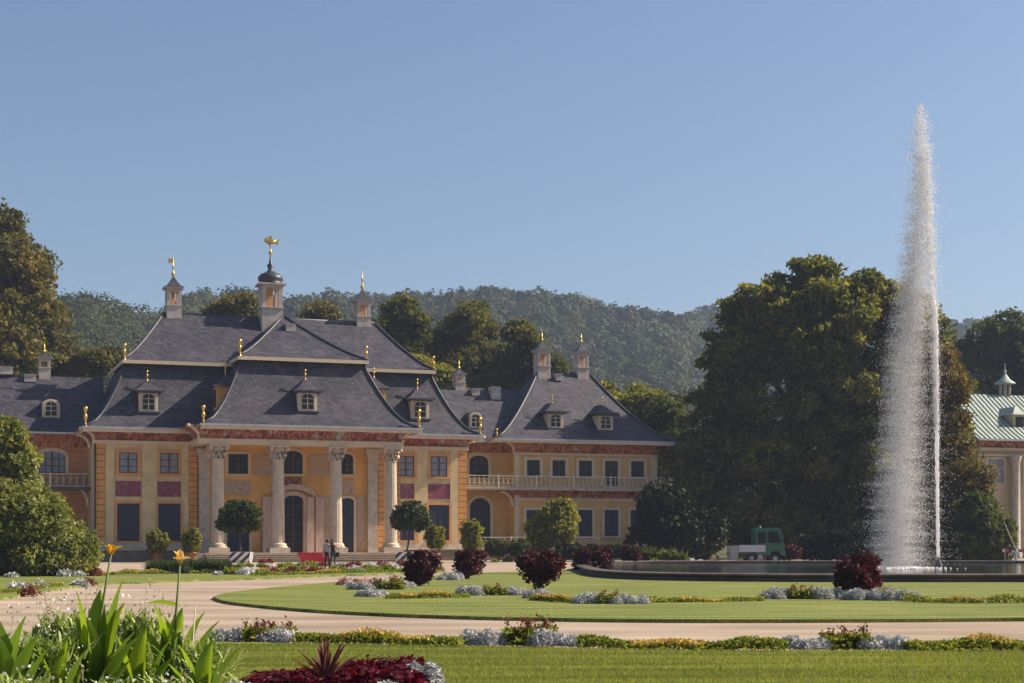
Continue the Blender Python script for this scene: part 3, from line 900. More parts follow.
# left wing
window(39, 65, 451.5, 473, VL, 0.28, arch=0.35, pm=M['curtain'], cols=4, rows=3, sill=False)
window(45, 64, 497.5, 540, VL, 0.28, arch=0.9, pm=M['shutter'], shutter=True, sill=False, name='door')
zBl = Z(60, 487, VW - 1.0)
sl = MB(); sl.box(U(-60, VW - 1), uB0 + 0.1, VW - 1.1, VL, zBl - 0.2, zBl); sl.build('balcony', M['lead'], pal)
railing(U(-60, VW - 1), uB0 - 0.05, VW - 1.0, zBl, 1.05, 0.5, M['iron'])
pp = MB(); pp.box(U(89, VL), U(93, VL), VL - 0.3, VL, 0, zTopL); pp.build('pilaster', M['trim'], pal)

# dormers
def finial(u, v, z, h, parent, name='finial'):
    b = MB(); h *= 0.88; k = h
    b.lathe(u, v, [(0.10 * k, z), (0.06 * k, z + 0.10 * k), (0.045 * k, z + 0.28 * k), (0.06 * k, z + 0.36 * k), (0.105 * k, z + 0.48 * k), (0.08 * k, z + 0.58 * k), (0.04 * k, z + 0.66 * k), (0.06 * k, z + 0.72 * k), (0.10 * k, z + 0.86 * k), (0.12 * k, z + 0.93 * k), (0.05 * k, z + 1.0 * k)], 10)
    return b.build(name, M['gold'], parent)

def dormer(roof, px, w_px, py_sill, py_top, peak, rise_px=11, fin=True, arched=False, fh=0.9):
    v = 5.0
    for _ in range(4):
        z0 = Z(px, py_sill, v); v = roof.front(z0)
    v -= 0.12
    u = U(px, v); hw = (U(px + w_px / 2, v) - U(px - w_px / 2, v)) / 2
    zt = Z(px, py_top, v); zp = Z(px, peak, v)
    back = v + 3.4
    b = MB()
    if arched:
        ol = arch_outline(u - hw, u + hw, z0 - 0.1, zt, hw * 0.7)
        b.prism(ol, (v, back)); d = b.build('dormer', M['trim'], pal)
        rf = MB(); o2 = arch_outline(u - hw - 0.06, u + hw + 0.06, z0, zt + 0.06, hw * 0.7 + 0.06)
        rf.band(ol, o2, (v + 0.12, back)); rf.build('dormer_roof', M['lead'], d)
    else:
        b.box(u - hw, u + hw, v, back, z0 - 0.15, zt); d = b.build('dormer', M['trim'], pal)
        rf = MB(); e = hw + 0.42
        R_ = Roof((u - e, u + e, v - 0.42, back + 1.2, zt + 0.02), (u - 0.06, u + 0.06, v + 0.75, back + 1.4, zp), 0.72)
        rf.rings(R_.rings(6)); rf.box(u - e - 0.03, u + e + 0.03, v - 0.45, v - 0.40, zt - 0.08, zt + 0.05)
        rf.box(u - e + 0.12, u + e - 0.12, v - 0.3, back, zt - 0.14, zt - 0.002)
        rf.build('dormer_roof', M['slate'], d)
        if fin: finial(u, v + 0.78, zp - 0.05, fh, d)
    iw = hw * 0.62
    ol = arch_outline(u - iw, u + iw, z0 + 0.1, zt - 0.22, iw * 0.8)
    wn = MB(); wn.prism(ol, (v - 0.03, v - 0.004)); wn.build('pane', M['glass'], d)
    ss_ = MB(); ss_.box(u - 0.035, u + 0.035, v - 0.06, v - 0.032, z0 + 0.1, zt - 0.25)
    for q in (0.35, 0.68):
        zq = z0 + 0.1 + (zt - z0 - 0.3) * q; ss_.box(u - iw, u + iw, v - 0.055, v - 0.033, zq - 0.03, zq + 0.03)
    o2 = arch_outline(u - iw - 0.12, u + iw + 0.12, z0 + 0.1, zt - 0.1, iw * 0.8 + 0.12)
    ss_.band(ol, o2, (v - 0.09, v - 0.002)); ss_.build('sash', M['sashw'], d)
    sl_ = MB(); sl_.box(u - hw - 0.12, u + hw + 0.12, v - 0.14, v - 0.003, z0 - 0.2, z0 - 0.05); sl_.build('sill', M['lead'], d)
    return d
dormer(body_lo, 148.5, 19, 411, 391, 379)
dormer(por_lo, 307.5, 19, 410.5, 391, 378)
dormer(body_lo, 420, 18, 418, 399, 387)
dormer(wing_r, 555.5, 15, 427.5, 412, 402, fh=0.8)
dormer(wing_r, 605.5, 15, 429.5, 414, 404, fh=0.8)
dormer(conn_r, 475.5, 13, 427.5, 412, 409, arched=True)
dormer(wing_l, 51, 18, 417, 399, 396, arched=True)
# dormers on the two flanks of the portico roof
for side, zpx, zy in ((-1, 212, 409), (1, 384, 411)):
    z0 = Z(zpx, zy, 3.0)
    ue = por_lo.left(z0) if side < 0 else por_lo.right(z0)
    vc = 2.6; hw = 0.75; zt = z0 + 1.65; zp = zt + 1.0
    b = MB(); ua, ub = sorted((ue + side * 0.1, ue - side * 3.2)); b.box(ua, ub, vc - hw, vc + hw, z0 - 0.15, zt)
    d = b.build('dormer', M['ochre'], pal)
    rf = MB(); e = hw + 0.4; uo = ue + side * 0.5; ui = ue - side * 4.2
    rA = (min(uo, ui), max(uo, ui), vc - e, vc + e, zt + 0.02)
    pk = ue - side * 0.7; rBk = (min(pk, ui), max(pk, ui), vc - 0.05, vc + 0.05, zp)
    rf.rings(Roof(rA, rBk, 0.72).rings(6)); rf.build('dormer_roof', M['slate'], d)
    finial(pk, vc, zp - 0.05, 0.9, d)
    wn = MB(); ux = ue + side * 0.1
    wn.box(min(ux, ux + side * 0.03), max(ux, ux + side * 0.03), vc - 0.45, vc + 0.45, z0 + 0.1, zt - 0.2); wn.build('pane', M['glass'], d)
# small skylights
for px, py, r_ in ((288, 371.5, por_lo), (396, 381, body_lo), (166, 374.5, body_lo)):
    v = 5
    for _ in range(4): z = Z(px, py, v); v = r_.front(z)
    u = U(px, v); b = MB(); b.rings([(u - 0.42, u + 0.42, v - 0.12, v + 0.6, z - 0.35), (u - 0.42, u + 0.42, v + 0.22, v + 0.7, z + 0.4)])
    b.build('skylight', M['gutter'], pal)
for px, py, r_, ww in ((290, 328.5, por_up, 0.38), (30, 379, wing_l, 0.45), (6, 371.5, wing_l, 0.5), (475, 393, conn_r, 0.35), (558, 378, wing_r, 0.3)):
    v = 5
    for _ in range(4): z = Z(px, py, v); v = r_.front(z)
    u = U(px, v); b = MB(); b.box(u - ww, u + ww, v - 0.35, v + 0.5, z - 0.25, z + 0.3); b.box(u - ww - 0.05, u + ww + 0.05, v - 0.4, v + 0.5, z + 0.301, z + 0.36)
    b.build('roof_hatch', M['chimney'], pal)

# gilded finials on the roof corners
for px, py, v, h in ((87.5, 429, VB - oB, 1.75), (124, 364.5, vb2, 1.4), (206, 425.5, vp1, 1.6), (240.5, 361, vp2, 1.45), (363, 366, vp2, 1.3), (414, 430, vp1, 1.75), (432, 375, vb2, 1.35), (482, 435.5, VB - oB, 1.7), (505, 440, vw1, 1.0)):
    r5 = {VB - oB: body_lo.e, vb2: body_up.e, vp1: por_lo.e, vp2: por_up.e, vw1: wing_r.e}[v]
    u = (r5[0] + 0.12) if abs(U(px, v) - r5[0]) < abs(U(px, v) - r5[1]) else (r5[1] - 0.12)
    if v == VB - oB: pass
    fo = finial(u, r5[2] + 0.12, r5[4], h, pal)

# chimney turrets
def turret(px, v, w_px, py_base, py_eave, py_roof, py_tip, vane='flag', onion=False, hatch=False):
    u = U(px, v); hw = (U(px + w_px / 2, v) - U(px - w_px / 2, v)) / 2
    zb, ze, zr, zt = (Z(px, p, v) for p in (py_base, py_eave, py_roof, py_tip))
    zm = zb + (ze - zb) * 0.42
    b = MB()
    b.rings([(u - hw * 1.06, u + hw * 1.06, v - hw * 1.06, v + hw * 1.06, zb - 1.6), (u - hw, u + hw, v - hw, v + hw, zm)])
    b.box(u - hw * 1.12, u + hw * 1.12, v - hw * 1.12, v + hw * 1.12, zm, zm + 0.1)
    t = hw * 0.42
    for sx in (-1, 1):
        for sy in (-1, 1):
            x0, x1 = sorted((u + sx * hw, u + sx * (hw - t))); y0, y1 = sorted((v + sy * hw, v + sy * (hw - t)))
            b.box(x0, x1, y0, y1, zm + 0.1, ze - 0.3)
    b.box(u - hw, u + hw, v - hw, v + hw, ze - 0.3, ze - 0.1)
    b.box(u - hw * 1.3, u + hw * 1.3, v - hw * 1.3, v + hw * 1.3, ze - 0.1, ze + 0.04)
    c = b.build('chimney', M['chimney'], pal)
    if not hatch:
        k = MB(); k.box(u - hw * 0.3, u + hw * 0.3, v + hw * 0.2, v + hw * 0.5, zm + 0.1, ze - 0.3); k.build('flue', M['orange'], c)
    r = MB()
    if onion:
        s = (zr - ze)
        r.lathe(u, v, [(hw * 1.35, ze + 0.04), (hw * 1.05, ze + 0.18 * s), (hw * 1.22, ze + 0.35 * s), (hw * 1.22, ze + 0.55 * s), (hw * 0.95, ze + 0.78 * s), (hw * 0.45, ze + 0.94 * s), (hw * 0.22, ze + 1.15 * s), (hw * 0.35, ze + 1.45 * s), (hw * 0.16, ze + 1.6 * s), (0.03, ze + 2.3 * s)], 14)
    else:
        R_ = Roof((u - hw * 1.4, u + hw * 1.4, v - hw * 1.4, v + hw * 1.4, ze + 0.042), (u - hw * 0.14, u + hw * 0.14, v - hw * 0.14, v + hw * 0.14, zr), 0.6)
        r.rings(R_.rings(6))
    r.build('turret_roof', M['lead'], c)
    if zt - zr > 0.5:
        g = MB()
        z = zr if not onion else ze + 2.2 * (zr - ze)
        H = zt - z
        g.lathe(u, v, [(0.05, z - 0.1), (0.06, z), (0.17, z + 0.12 * H), (0.06, z + 0.24 * H), (0.05, z + 0.4 * H), (0.11, z + 0.46 * H), (0.035, z + 0.52 * H), (0.02, zt)], 8)
        if vane == 'flag':
            g.prism([(u - 0.03, z + 0.62 * H), (u - 0.42, z + 0.60 * H), (u - 0.36, z + 0.70 * H), (u - 0.46, z + 0.80 * H), (u - 0.03, z + 0.78 * H)], (v - 0.02, v + 0.02))
        elif vane == 'cock':
            g.tube([(u - 0.42, v, z + 0.62 * H), (u - 0.1, v, z + 0.58 * H), (u + 0.2, v, z + 0.62 * H), (u + 0.5, v, z + 0.72 * H)], [0.05, 0.17, 0.15, 0.05], 6)
            g.prism([(u - 0.55, z + 0.62 * H), (u - 0.2, z + 0.60 * H), (u - 0.25, z + 0.84 * H), (u - 0.5, z + 0.78 * H)], (v - 0.03, v + 0.03))
            g.prism([(u + 0.2, z + 0.58 * H), (u + 0.62, z + 0.50 * H), (u + 0.7, z + 0.76 * H), (u + 0.35, z + 0.72 * H)], (v - 0.03, v + 0.03))
            g.prism([(u - 0.16, z + 0.66 * H), (u + 0.2, z + 0.66 * H), (u + 0.1, z + 0.92 * H), (u - 0.2, z + 0.88 * H)], (v - 0.03, v + 0.03))
        g.build('weathervane', M['gold'], c)
    return c
turret(173.2, vr, 14.5, 320, 288.5, 277, 254)
turret(270.5, vr - 0.6, 20.5, 327, 285, 271.5, 234, vane='cock', onion=True)
turret(362.3, vr, 13.5, 330, 301.5, 290, 266, vane='cap')
turret(44.5, 13.6, 11.5, 377, 357.5, 352.5, 343, vane='none', hatch=True)
turret(459, 13.6, 9.5, 390, 374, 369, 359, vane='none')
turret(542, 12.5, 12.5, 379, 351, 341, 331, vane='none')
turret(581.3, 12.5, 11, 380, 353, 343, 332, vane='none')
b = MB(); u = U(494, 13); b.rings([(u - 0.45, u + 0.45, 12.4, 13.4, Z(494, 400, 13)), (u - 0.42, u + 0.42, 12.4, 13.4, Z(494, 387, 13))]); b.build('chimney', M['chimney'], pal)
# drain pipes
dp = MB()
for px, v in ((95, VB - 0.1), (510.5, VL - 0.4)): dp.tube([(U(px, v), v - 0.05, 0), (U(px, v), v - 0.05, zTop)], 0.07, 6)
dp.build('drainpipe', M['lead'], pal)

# red carpet on the steps
cp = MB(); x0, x1 = U(297.5, -1.5), U(326, -1.5)
prof = [(0.3, zFl + 0.045)]
for k in range(5):
    prof += [(vst - 0.36 * k - 0.035, zFl - 0.13 * k + 0.045), (vst - 0.36 * k - 0.045, zFl - 0.13 * (k + 1) + 0.045 if k < 4 else 0.008)]
prof.append((vst - 0.36 * 4 - 0.6, 0.008))
vs = [(x0, a, z) for a, z in prof] + [(x1, a, z) for a, z in prof]
n = len(prof)
vs += [(x0, a, z - 0.012 + (0.006 if i >= n - 2 else 0)) for i, (a, z) in enumerate(prof)] + [(x1, a, z - 0.012 + (0.006 if i >= n - 2 else 0)) for i, (a, z) in enumerate(prof)]
cp.add(vs, [(i, i + 1, n + i + 1, n + i) for i in range(n - 1)])
co = cp.build('red_carpet', M['carpet']); co.location = pal.location; co.rotation_euler = pal.rotation_euler
tag(co, 'red carpet running down the portico steps', 'carpet')

# ------------------------------------------------------------------ palace on the right (only its corner shows)
RY0 = 150.0
rp = empty('pavilion', (gx(983, RY0), RY0, 0), A, 'cream pavilion with ribbed copper green roof at the right edge', 'palace')
M['cream'] = mat('cream_plaster', (0.54, 0.44, 0.28), 0.9, 0.1, 1)
M['copper'] = mat('copper_patina', (0.33, 0.39, 0.34), 0.6, 0.25, 1.2, bump=0.1, stretch=(1.5, 0.4, 0.4))
m2 = RY0 / F
eaveR = EYE + 101 * m2
b = MB(); b.box(0.2, 18, 1.0, 14, 0, eaveR - 0.3); b.build('wall', M['cream'], rp)
b = MB(); b.box(-0.1, 18.2, 0.55, 1.0, eaveR - 1.0, eaveR - 0.72); b.box(0.0, 18.1, 0.7, 1.0, eaveR - 1.5, eaveR - 1.3); b.build('cornice', M['stone'], rp)
b = MB(); b.box(0.1, 18.1, 0.8, 1.0, eaveR - 0.7, eaveR - 0.05); b.build('frieze', M['frieze2'], rp)
rR = Roof((-0.6, 19, -0.2, 16, eaveR), (0.2, 18.5, 7.3, 7.9, EYE + 148 * 156 / F), 0.9)
b = MB(); b.rings(rR.rings(8)); roofo = b.build('roof', M['copper'], rp)
b = MB()
for k in range(36):
    f = (k + 0.5) / 36
    pts = []
    for q in rR.rings(8): pts.append((q[0] + (q[1] - q[0]) * f, q[2] - 0.02, q[4] + 0.04))
    b.tube(pts, 0.04, 4)
M['seam'] = mat('dark_copper', (0.16, 0.20, 0.17), 0.6, 0.2, 2)
b.build('roof_seams', M['seam'], roofo)
b = MB(); b.box(-0.7, 19.1, -0.35, -0.2, eaveR - 0.14, eaveR + 0.05); b.build('gutter', M['gutter'], rp)
for x0 in (1.2, 5.2, 9.0):
    b = MB(); b.band(rect_outline(x0, x0 + 1.7, eaveR - 3.9, eaveR - 1.75), rect_outline(x0 - 0.2, x0 + 1.9, eaveR - 4.1, eaveR - 1.6), (0.88, 0.998)); wn = b.build('window', M['trim'], rp)
    b = MB(); b.box(x0, x0 + 1.7, 0.93, 0.997, eaveR - 3.9, eaveR - 1.75); b.build('pane', M['curtain'], wn)
    b = MB(); b.box(x0 + 0.8, x0 + 0.9, 0.9, 0.928, eaveR - 3.9, eaveR - 1.75); b.box(x0, x0 + 1.7, 0.905, 0.926, eaveR - 2.6, eaveR - 2.5); b.build('sash', M['sashw'], wn)
for x0 in (3.6, 7.5):
    b = MB(); b.lathe(x0 + 0.1, 0.3, [(0.62, 0), (0.62, 0.4), (0.48, 0.6), (0.42, eaveR - 2.2), (0.6, eaveR - 1.62), (0.6, eaveR - 1.52)], 20); b.build('column', M['greystone'], rp)
# dormer and cupola on its roof
b = MB(); b.box(4.9, 6.3, 2.2, 5, eaveR + 1.0, eaveR + 2.5); d = b.build('dormer', M['cream'], rp)
b = MB(); b.rings(Roof((4.6, 6.6, 1.9, 6, eaveR + 2.502), (5.5, 5.7, 2.8, 6, eaveR + 3.3), 0.8).rings(5)); b.build('dormer_roof', M['copper'], d)
b = MB(); b.box(5.15, 6.05, 2.15, 2.198, eaveR + 1.2, eaveR + 2.3); b.build('pane', M['glass'], d)
cu = (gx(1005, 156) - rp.location.x, 156 - RY0)
cu = (7.92, 7.6)
cz0, cz1 = EYE + 146 * 156 / F, EYE + 160 * 156 / F
b = MB()
for k in range(6):
    a = k * math.pi / 3; b.tube([(cu[0] + 0.5 * math.cos(a), cu[1] + 0.5 * math.sin(a), cz0), (cu[0] + 0.5 * math.cos(a), cu[1] + 0.5 * math.sin(a), cz1)], 0.11, 6)
b.lathe(cu[0], cu[1], [(0.75, cz0 - 0.5), (0.7, cz0 + 0.1)], 12); c_ = b.build('cupola', M['chimney'], rp)
b = MB(); b.lathe(cu[0], cu[1], [(1.0, cz1), (0.95, cz1 + 0.1), (0.5, cz1 + 0.4), (0.22, cz1 + 0.8), (0.07, cz1 + 1.0), (0.16, cz1 + 1.25), (0.04, cz1 + 1.4), (0.03, cz1 + 2.0)], 12); b.build('cupola_roof', M['copper'], c_)

# ------------------------------------------------------------------ trees
def tree_px(name, label, Y, ell, clumps, per, cr, leaf, m, trunk=0.4, base=0.0, cat='tree', group=None, dr=1.0, yj=0.35, shell=(0.45, 1.02), limbs=6, cx=None, flat=0.7, core=0, lobes=0, lobe_r=0.45, **kw):
    """tree standing at distance Y; ell = ellipses (px, py, rx, ry) measured off the picture, given real depth"""
    k = Y / F
    cx = cx if cx is not None else sum(e[0] for e in ell) / len(ell)
    X0 = gx(cx, Y)
    root = empty(name, (X0, Y, base), 0, label, cat, group)
    blobs = []
    for (px, py, rx, ry) in ell:
        r = rx * k
        blobs.append((gx(px, Y) - X0, rnd.uniform(-1, 1) * r * yj, gz(py, Y) - base, r, r * dr, ry * k))
    ztop = max(b[2] + b[5] for b in blobs)
    t = MB()
    zc = sum(b[2] for b in blobs) / len(blobs)
    t.tube([(0, 0, -0.1), (trunk * 0.2, 0, zc * 0.3), (-trunk * 0.2, 0.1, zc * 0.7), (0, 0, zc), (0, 0, zc + (ztop - zc) * 0.6)], [trunk * 1.35, trunk, trunk * 0.85, trunk * 0.6, trunk * 0.15], 8)
    for b in blobs[:limbs]:
        z0 = max(0.15 * zc, min(zc, b[2] * 0.55))
        p1 = Vector((b[0] * 0.45, b[1] * 0.45, z0 + (b[2] - z0) * 0.55)); p2 = Vector((b[0] * 0.95, b[1], b[2] + b[5] * 0.2))
        t.tube([(0, 0, z0), tuple(p1), tuple(p2)], [trunk * 0.45, trunk * 0.3, trunk * 0.08], 6)
    t.build('trunk', M['bark'], root)
    if lobes:
        lb = []
        for b in blobs:
            for q in range(lobes):
                dv = Vector((rnd.gauss(0, 1), rnd.gauss(0, 1), rnd.gauss(0.15, 0.9))).normalized()
                f = rnd.uniform(0.62, 0.95); r_ = (b[3] + b[5]) / 2 * lobe_r * rnd.uniform(0.65, 1.25)
                lb.append((b[0] + dv.x * b[3] * f, b[1] + dv.y * b[4] * f, max(r_ * 0.6, b[2] + dv.z * b[5] * f), r_ * 1.15, r_ * 1.15, r_ * 0.8))
        P, out = crown_points(lb, clumps, per, cr, shell, flat)
    else: P, out = crown_points(blobs, clumps, per, cr, shell, flat)
    if core:
        P2, o2 = crown_points(blobs, core // 20, 20, cr, (0.2, 0.75), flat)
        P, out = np.concatenate([P, P2]), np.concatenate([out, o2])
    kz = P[:, 2] > 0.05
    V, Q = leaf_quads(P[kz], leaf, out[kz], **kw)
    np_mesh('crown', V, Q, m, root)
    return root

M['beech'] = leaf_mat('beech_leaves', (0.045, 0.056, 0.015), (0.130, 0.142, 0.030), (0.31, 0.265, 0.06), scale=0.28, trans=0.48)
M['oak'] = leaf_mat('oak_leaves', (0.048, 0.054, 0.015), (0.135, 0.125, 0.028), (0.28, 0.19, 0.038), scale=0.2, trans=0.3)
M['back'] = leaf_mat('backdrop_leaves', (0.038, 0.050, 0.015), (0.10, 0.105, 0.027), (0.21, 0.165, 0.038), scale=0.2, trans=0.4)
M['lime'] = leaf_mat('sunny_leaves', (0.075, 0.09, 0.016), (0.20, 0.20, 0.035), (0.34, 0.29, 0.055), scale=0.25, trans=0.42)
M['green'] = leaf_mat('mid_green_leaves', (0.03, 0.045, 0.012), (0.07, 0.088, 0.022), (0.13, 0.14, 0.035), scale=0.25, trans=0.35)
M['rhodo'] = leaf_mat('glossy_shrub_leaves', (0.075, 0.095, 0.022), (0.18, 0.20, 0.05), (0.36, 0.35, 0.12), scale=0.9, trans=0.38, rough=0.5, spec=0.2)
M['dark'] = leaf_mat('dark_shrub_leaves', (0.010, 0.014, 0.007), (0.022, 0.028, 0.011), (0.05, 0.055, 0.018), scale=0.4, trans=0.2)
M['yew'] = leaf_mat('yellowing_yew_leaves', (0.05, 0.045, 0.012), (0.12, 0.095, 0.022), (0.21, 0.15, 0.03), scale=0.35, trans=0.35)

tree_px('beech_tree', 'huge dark spreading beech behind the water jet', 146,
        [(815, 292, 34, 30), (776, 318, 30, 30), (872, 303, 32, 30), (838, 320, 40, 36), (745, 352, 34, 30), (800, 350, 46, 36), (900, 330, 26, 34), (722, 400, 34, 34), (775, 400, 50, 42), (840, 385, 52, 50), (895, 390, 42, 50),
         (708, 450, 36, 36), (765, 455, 52, 44), (830, 455, 52, 48), (888, 460, 50, 50), (700, 500, 40, 36), (760, 515, 52, 42), (830, 522, 60, 40), (895, 520, 46, 40), (690, 535, 40, 22), (920, 345, 24, 34), (930, 400, 24, 42), (926, 458, 32, 48), (922, 520, 38, 40), (745, 310, 18, 22), (722, 350, 22, 24), (798, 274, 15, 14), (820, 268, 16, 13), (775, 292, 16, 14), (868, 282, 15, 13), (735, 328, 16, 14), (845, 470, 50, 50), (800, 540, 60, 24)],
        5600, 36, 0.42, 0.26, M['beech'], trunk=0.9, shell=(0.72, 1.1), limbs=10, flat=0.6, core=48000, lobes=9, lobe_r=0.42, aspect=2.1, droop=0.3)
tree_px('yew_tree', 'yellow-brown conical tree between the jet and the green-roofed pavilion', 128,
        [(943, 360, 11, 30), (945, 400, 13, 40), (947, 445, 17, 42), (955, 490, 23, 42), (958, 530, 30, 30), (938, 420, 16, 60)], 1300, 40, 0.45, 0.2, M['yew'], trunk=0.35, flat=0.6, lobes=8, lobe_r=0.45, shell=(0.7, 1.1), core=4000)
tree_px('oak_tree', 'tall browning oak at the left edge behind the palace', 168,
        [(-18, 245, 42, 42), (12, 268, 30, 32), (16, 295, 38, 34), (24, 325, 40, 36), (-20, 340, 60, 50), (28, 355, 34, 28), (2, 228, 20, 22), (5, 340, 40, 40), (-60, 290, 50, 60), (-30, 400, 60, 50)],
        3000, 40, 0.5, 0.28, M['oak'], trunk=0.8, flat=0.6, shell=(0.72, 1.1), core=12000, lobes=10, lobe_r=0.45)
for ell, lab, mm, Y, n in (
    ([(393, 325, 26, 30), (405, 355, 30, 30), (380, 350, 22, 26), (395, 390, 40, 40)], 'round dark tree behind the right-hand chimney of the palace', 'back', 172, 420),
    ([(462, 325, 30, 28), (445, 350, 32, 30), (482, 352, 30, 30), (462, 385, 44, 40)], 'tall brown-tipped tree above the low connecting roof', 'back', 182, 520),
    ([(524, 352, 20, 22), (538, 372, 24, 26), (515, 380, 20, 30)], 'bushy olive tree behind the tall chimney pair of the wing', 'back', 178, 280),
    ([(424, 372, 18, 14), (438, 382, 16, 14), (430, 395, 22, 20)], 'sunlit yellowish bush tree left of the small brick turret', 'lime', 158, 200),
    ([(320, 314, 16, 9), (318, 330, 22, 14)], 'golden tree top just showing over the palace ridge', 'oak', 176, 130),
    ([(240, 306, 14, 10), (232, 318, 22, 14)], 'brown tree top left of the onion-domed turret', 'oak', 178, 130),
    ([(62, 365, 24, 16), (88, 372, 22, 14), (105, 362, 18, 12)], 'low brown thicket behind the left wing roof', 'oak', 170, 200),
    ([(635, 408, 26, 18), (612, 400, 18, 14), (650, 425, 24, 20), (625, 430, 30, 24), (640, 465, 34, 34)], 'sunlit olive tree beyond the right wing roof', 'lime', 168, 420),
    ([(665, 412, 22, 20), (675, 440, 22, 26), (668, 478, 26, 34)], 'darker green tree between the wing and the great beech', 'green', 162, 300),
    ([(995, 345, 34, 26), (972, 362, 26, 24), (1020, 352, 34, 28), (985, 390, 44, 34), (1040, 380, 50, 50)], 'dark tree with sunlit tips behind the green copper roof', 'green', 196, 620),
):
    tree_px('broadleaf_tree', lab, Y, ell, int(n * 2.0), 30, 0.45, 0.28, M[mm], trunk=0.4, limbs=4, group='trees behind the palace', flat=0.6, lobes=6, lobe_r=0.45, shell=(0.72, 1.1), core=3000)

def bush_px(name, label, Y, ell, clumps, per, cr, leaf, m, cat='shrub', group=None, stems=True, **kw):
    k = Y / F; cx = sum(e[0] for e in ell) / len(ell); X0 = gx(cx, Y)
    root = empty(name, (X0, Y, 0), 0, label, cat, group)
    blobs = [(gx(px, Y) - X0, rnd.uniform(-.3, .3) * rx * k, gz(py, Y), rx * k, rx * k, ry * k) for px, py, rx, ry in ell]
    kw.setdefault('zmin', 0.03)
    foliage('foliage', blobs, clumps, per, cr, leaf, m, root, **kw)
    if stems:
        t = MB()
        for b in blobs: t.tube([(b[0] * 0.3, b[1] * 0.3, 0), (b[0] * 0.8, b[1] * 0.8, b[2] * 0.6), (b[0], b[1], b[2])], [0.06, 0.05, 0.02], 5)
        t.build('stem', M['bark'], root)
    return root
bush_px('rhododendron', 'big rounded light green shrub in front of the left wing', 74,
        [(28, 528, 42, 42), (66, 551, 33, 29), (-12, 522, 46, 42), (8, 558, 44, 22), (52, 560, 44, 20)], 2600, 26, 0.16, 0.115, M['rhodo'], shell=(0.6, 1.04), flat=0.8)
tree_px('young_tree', 'small leafy tree at the left edge behind the big shrub', 84,
        [(8, 440, 18, 22), (18, 462, 18, 20), (-4, 470, 24, 26), (12, 482, 24, 16)], 420, 22, 0.22, 0.2, M['rhodo'], trunk=0.12, limbs=3, yj=0.2)
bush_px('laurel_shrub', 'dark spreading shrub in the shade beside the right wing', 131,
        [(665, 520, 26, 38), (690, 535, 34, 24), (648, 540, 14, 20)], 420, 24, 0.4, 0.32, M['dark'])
bush_px('bamboo_shrub', 'light feathery green shrub right of the jet foot', 122,
        [(978, 525, 22, 30), (955, 545, 24, 16), (995, 540, 16, 22), (940, 548, 18, 12)], 420, 24, 0.3, 0.26, M['green'], aspect=3.0)
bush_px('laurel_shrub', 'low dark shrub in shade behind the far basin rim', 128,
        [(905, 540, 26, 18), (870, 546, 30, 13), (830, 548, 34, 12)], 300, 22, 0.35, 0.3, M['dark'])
bush_px('tall_grass_clump', 'strip of upright light green foliage left of the green truck', 112,
        [(655, 559, 16, 6), (670, 560, 14, 6), (640, 560, 12, 6)], 160, 20, 0.18, 0.22, M['green'], aspect=4, stems=False)

# ------------------------------------------------------------------ potted plants, shrubs by the terrace
def pot_mesh(r, h):
    b = MB(); b.lathe(0, 0, [(r * 0.66, 0), (r * 0.9, h * 0.85), (r * 1.05, h * 0.86), (r * 1.05, h), (r * 0.85, h), (r * 0.8, h * 0.9)], 18); return b
def potted(name, label, px, base_py, Y, ell_off, rr, leafm, pot_r, pot_h, clumps=150, leaf=0.16, trunk=0.0, group='potted plants before the palace', z0=0.0, cat='potted plant'):
    k = Y / F; X = gx(px, Y)
    root = empty(name, (X, Y, z0), 0, label, cat, group)
    pot_mesh(pot_r, pot_h).build('pot', M['terracotta'], root)
    blobs = [(a * k, 0, gz(py, Y) - z0, rx * k, rx * k, ry * k) for a, py, rx, ry in ell_off]
    if trunk:
        t = MB(); t.tube([(0, 0, pot_h * 0.8), (0.03, 0, (pot_h + blobs[0][2]) / 2), (0, 0, blobs[0][2])], [trunk, trunk * 0.8, trunk * 0.5], 6); t.build('trunk', M['bark'], root)
    foliage('foliage', blobs, clumps, 22, 0.13, leaf, leafm, root, zmin=pot_h * 0.7)
    return root
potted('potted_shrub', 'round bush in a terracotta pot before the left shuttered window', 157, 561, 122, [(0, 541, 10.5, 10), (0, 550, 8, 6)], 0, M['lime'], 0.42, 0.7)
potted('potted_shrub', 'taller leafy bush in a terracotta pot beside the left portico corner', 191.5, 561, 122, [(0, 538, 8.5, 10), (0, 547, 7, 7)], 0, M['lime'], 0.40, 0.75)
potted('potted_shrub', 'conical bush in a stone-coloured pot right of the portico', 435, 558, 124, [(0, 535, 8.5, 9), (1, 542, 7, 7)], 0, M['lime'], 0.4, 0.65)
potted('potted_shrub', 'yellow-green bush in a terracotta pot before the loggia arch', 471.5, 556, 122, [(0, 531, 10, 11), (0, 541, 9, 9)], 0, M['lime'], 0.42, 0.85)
for px, lab, rx in ((497, 'low wide potted bush, left of two before the loggia', 10.5), (519, 'low wide potted bush, right of two beside the loggia pier', 10.5)):
    potted('potted_shrub', lab, px, 556, 124, [(0, 548, rx, 8)], 0, M['green'], 0.32, 0.5, clumps=130)
for px, lab, ell in ((558, 'tall sunlit bushy shrub before the right wing windows', [(558, 516, 18, 17), (556, 532, 19, 14), (560, 508, 12, 10)]),
                     (540, 'smaller green shrub left of the tall sunlit one', [(538, 530, 10, 14), (541, 541, 9, 9)])):
    tree_px('standard_shrub', lab, 126, ell, 300 if px == 558 else 140, 22, 0.22, 0.22, M['lime'], trunk=0.09, limbs=2, cat='shrub')
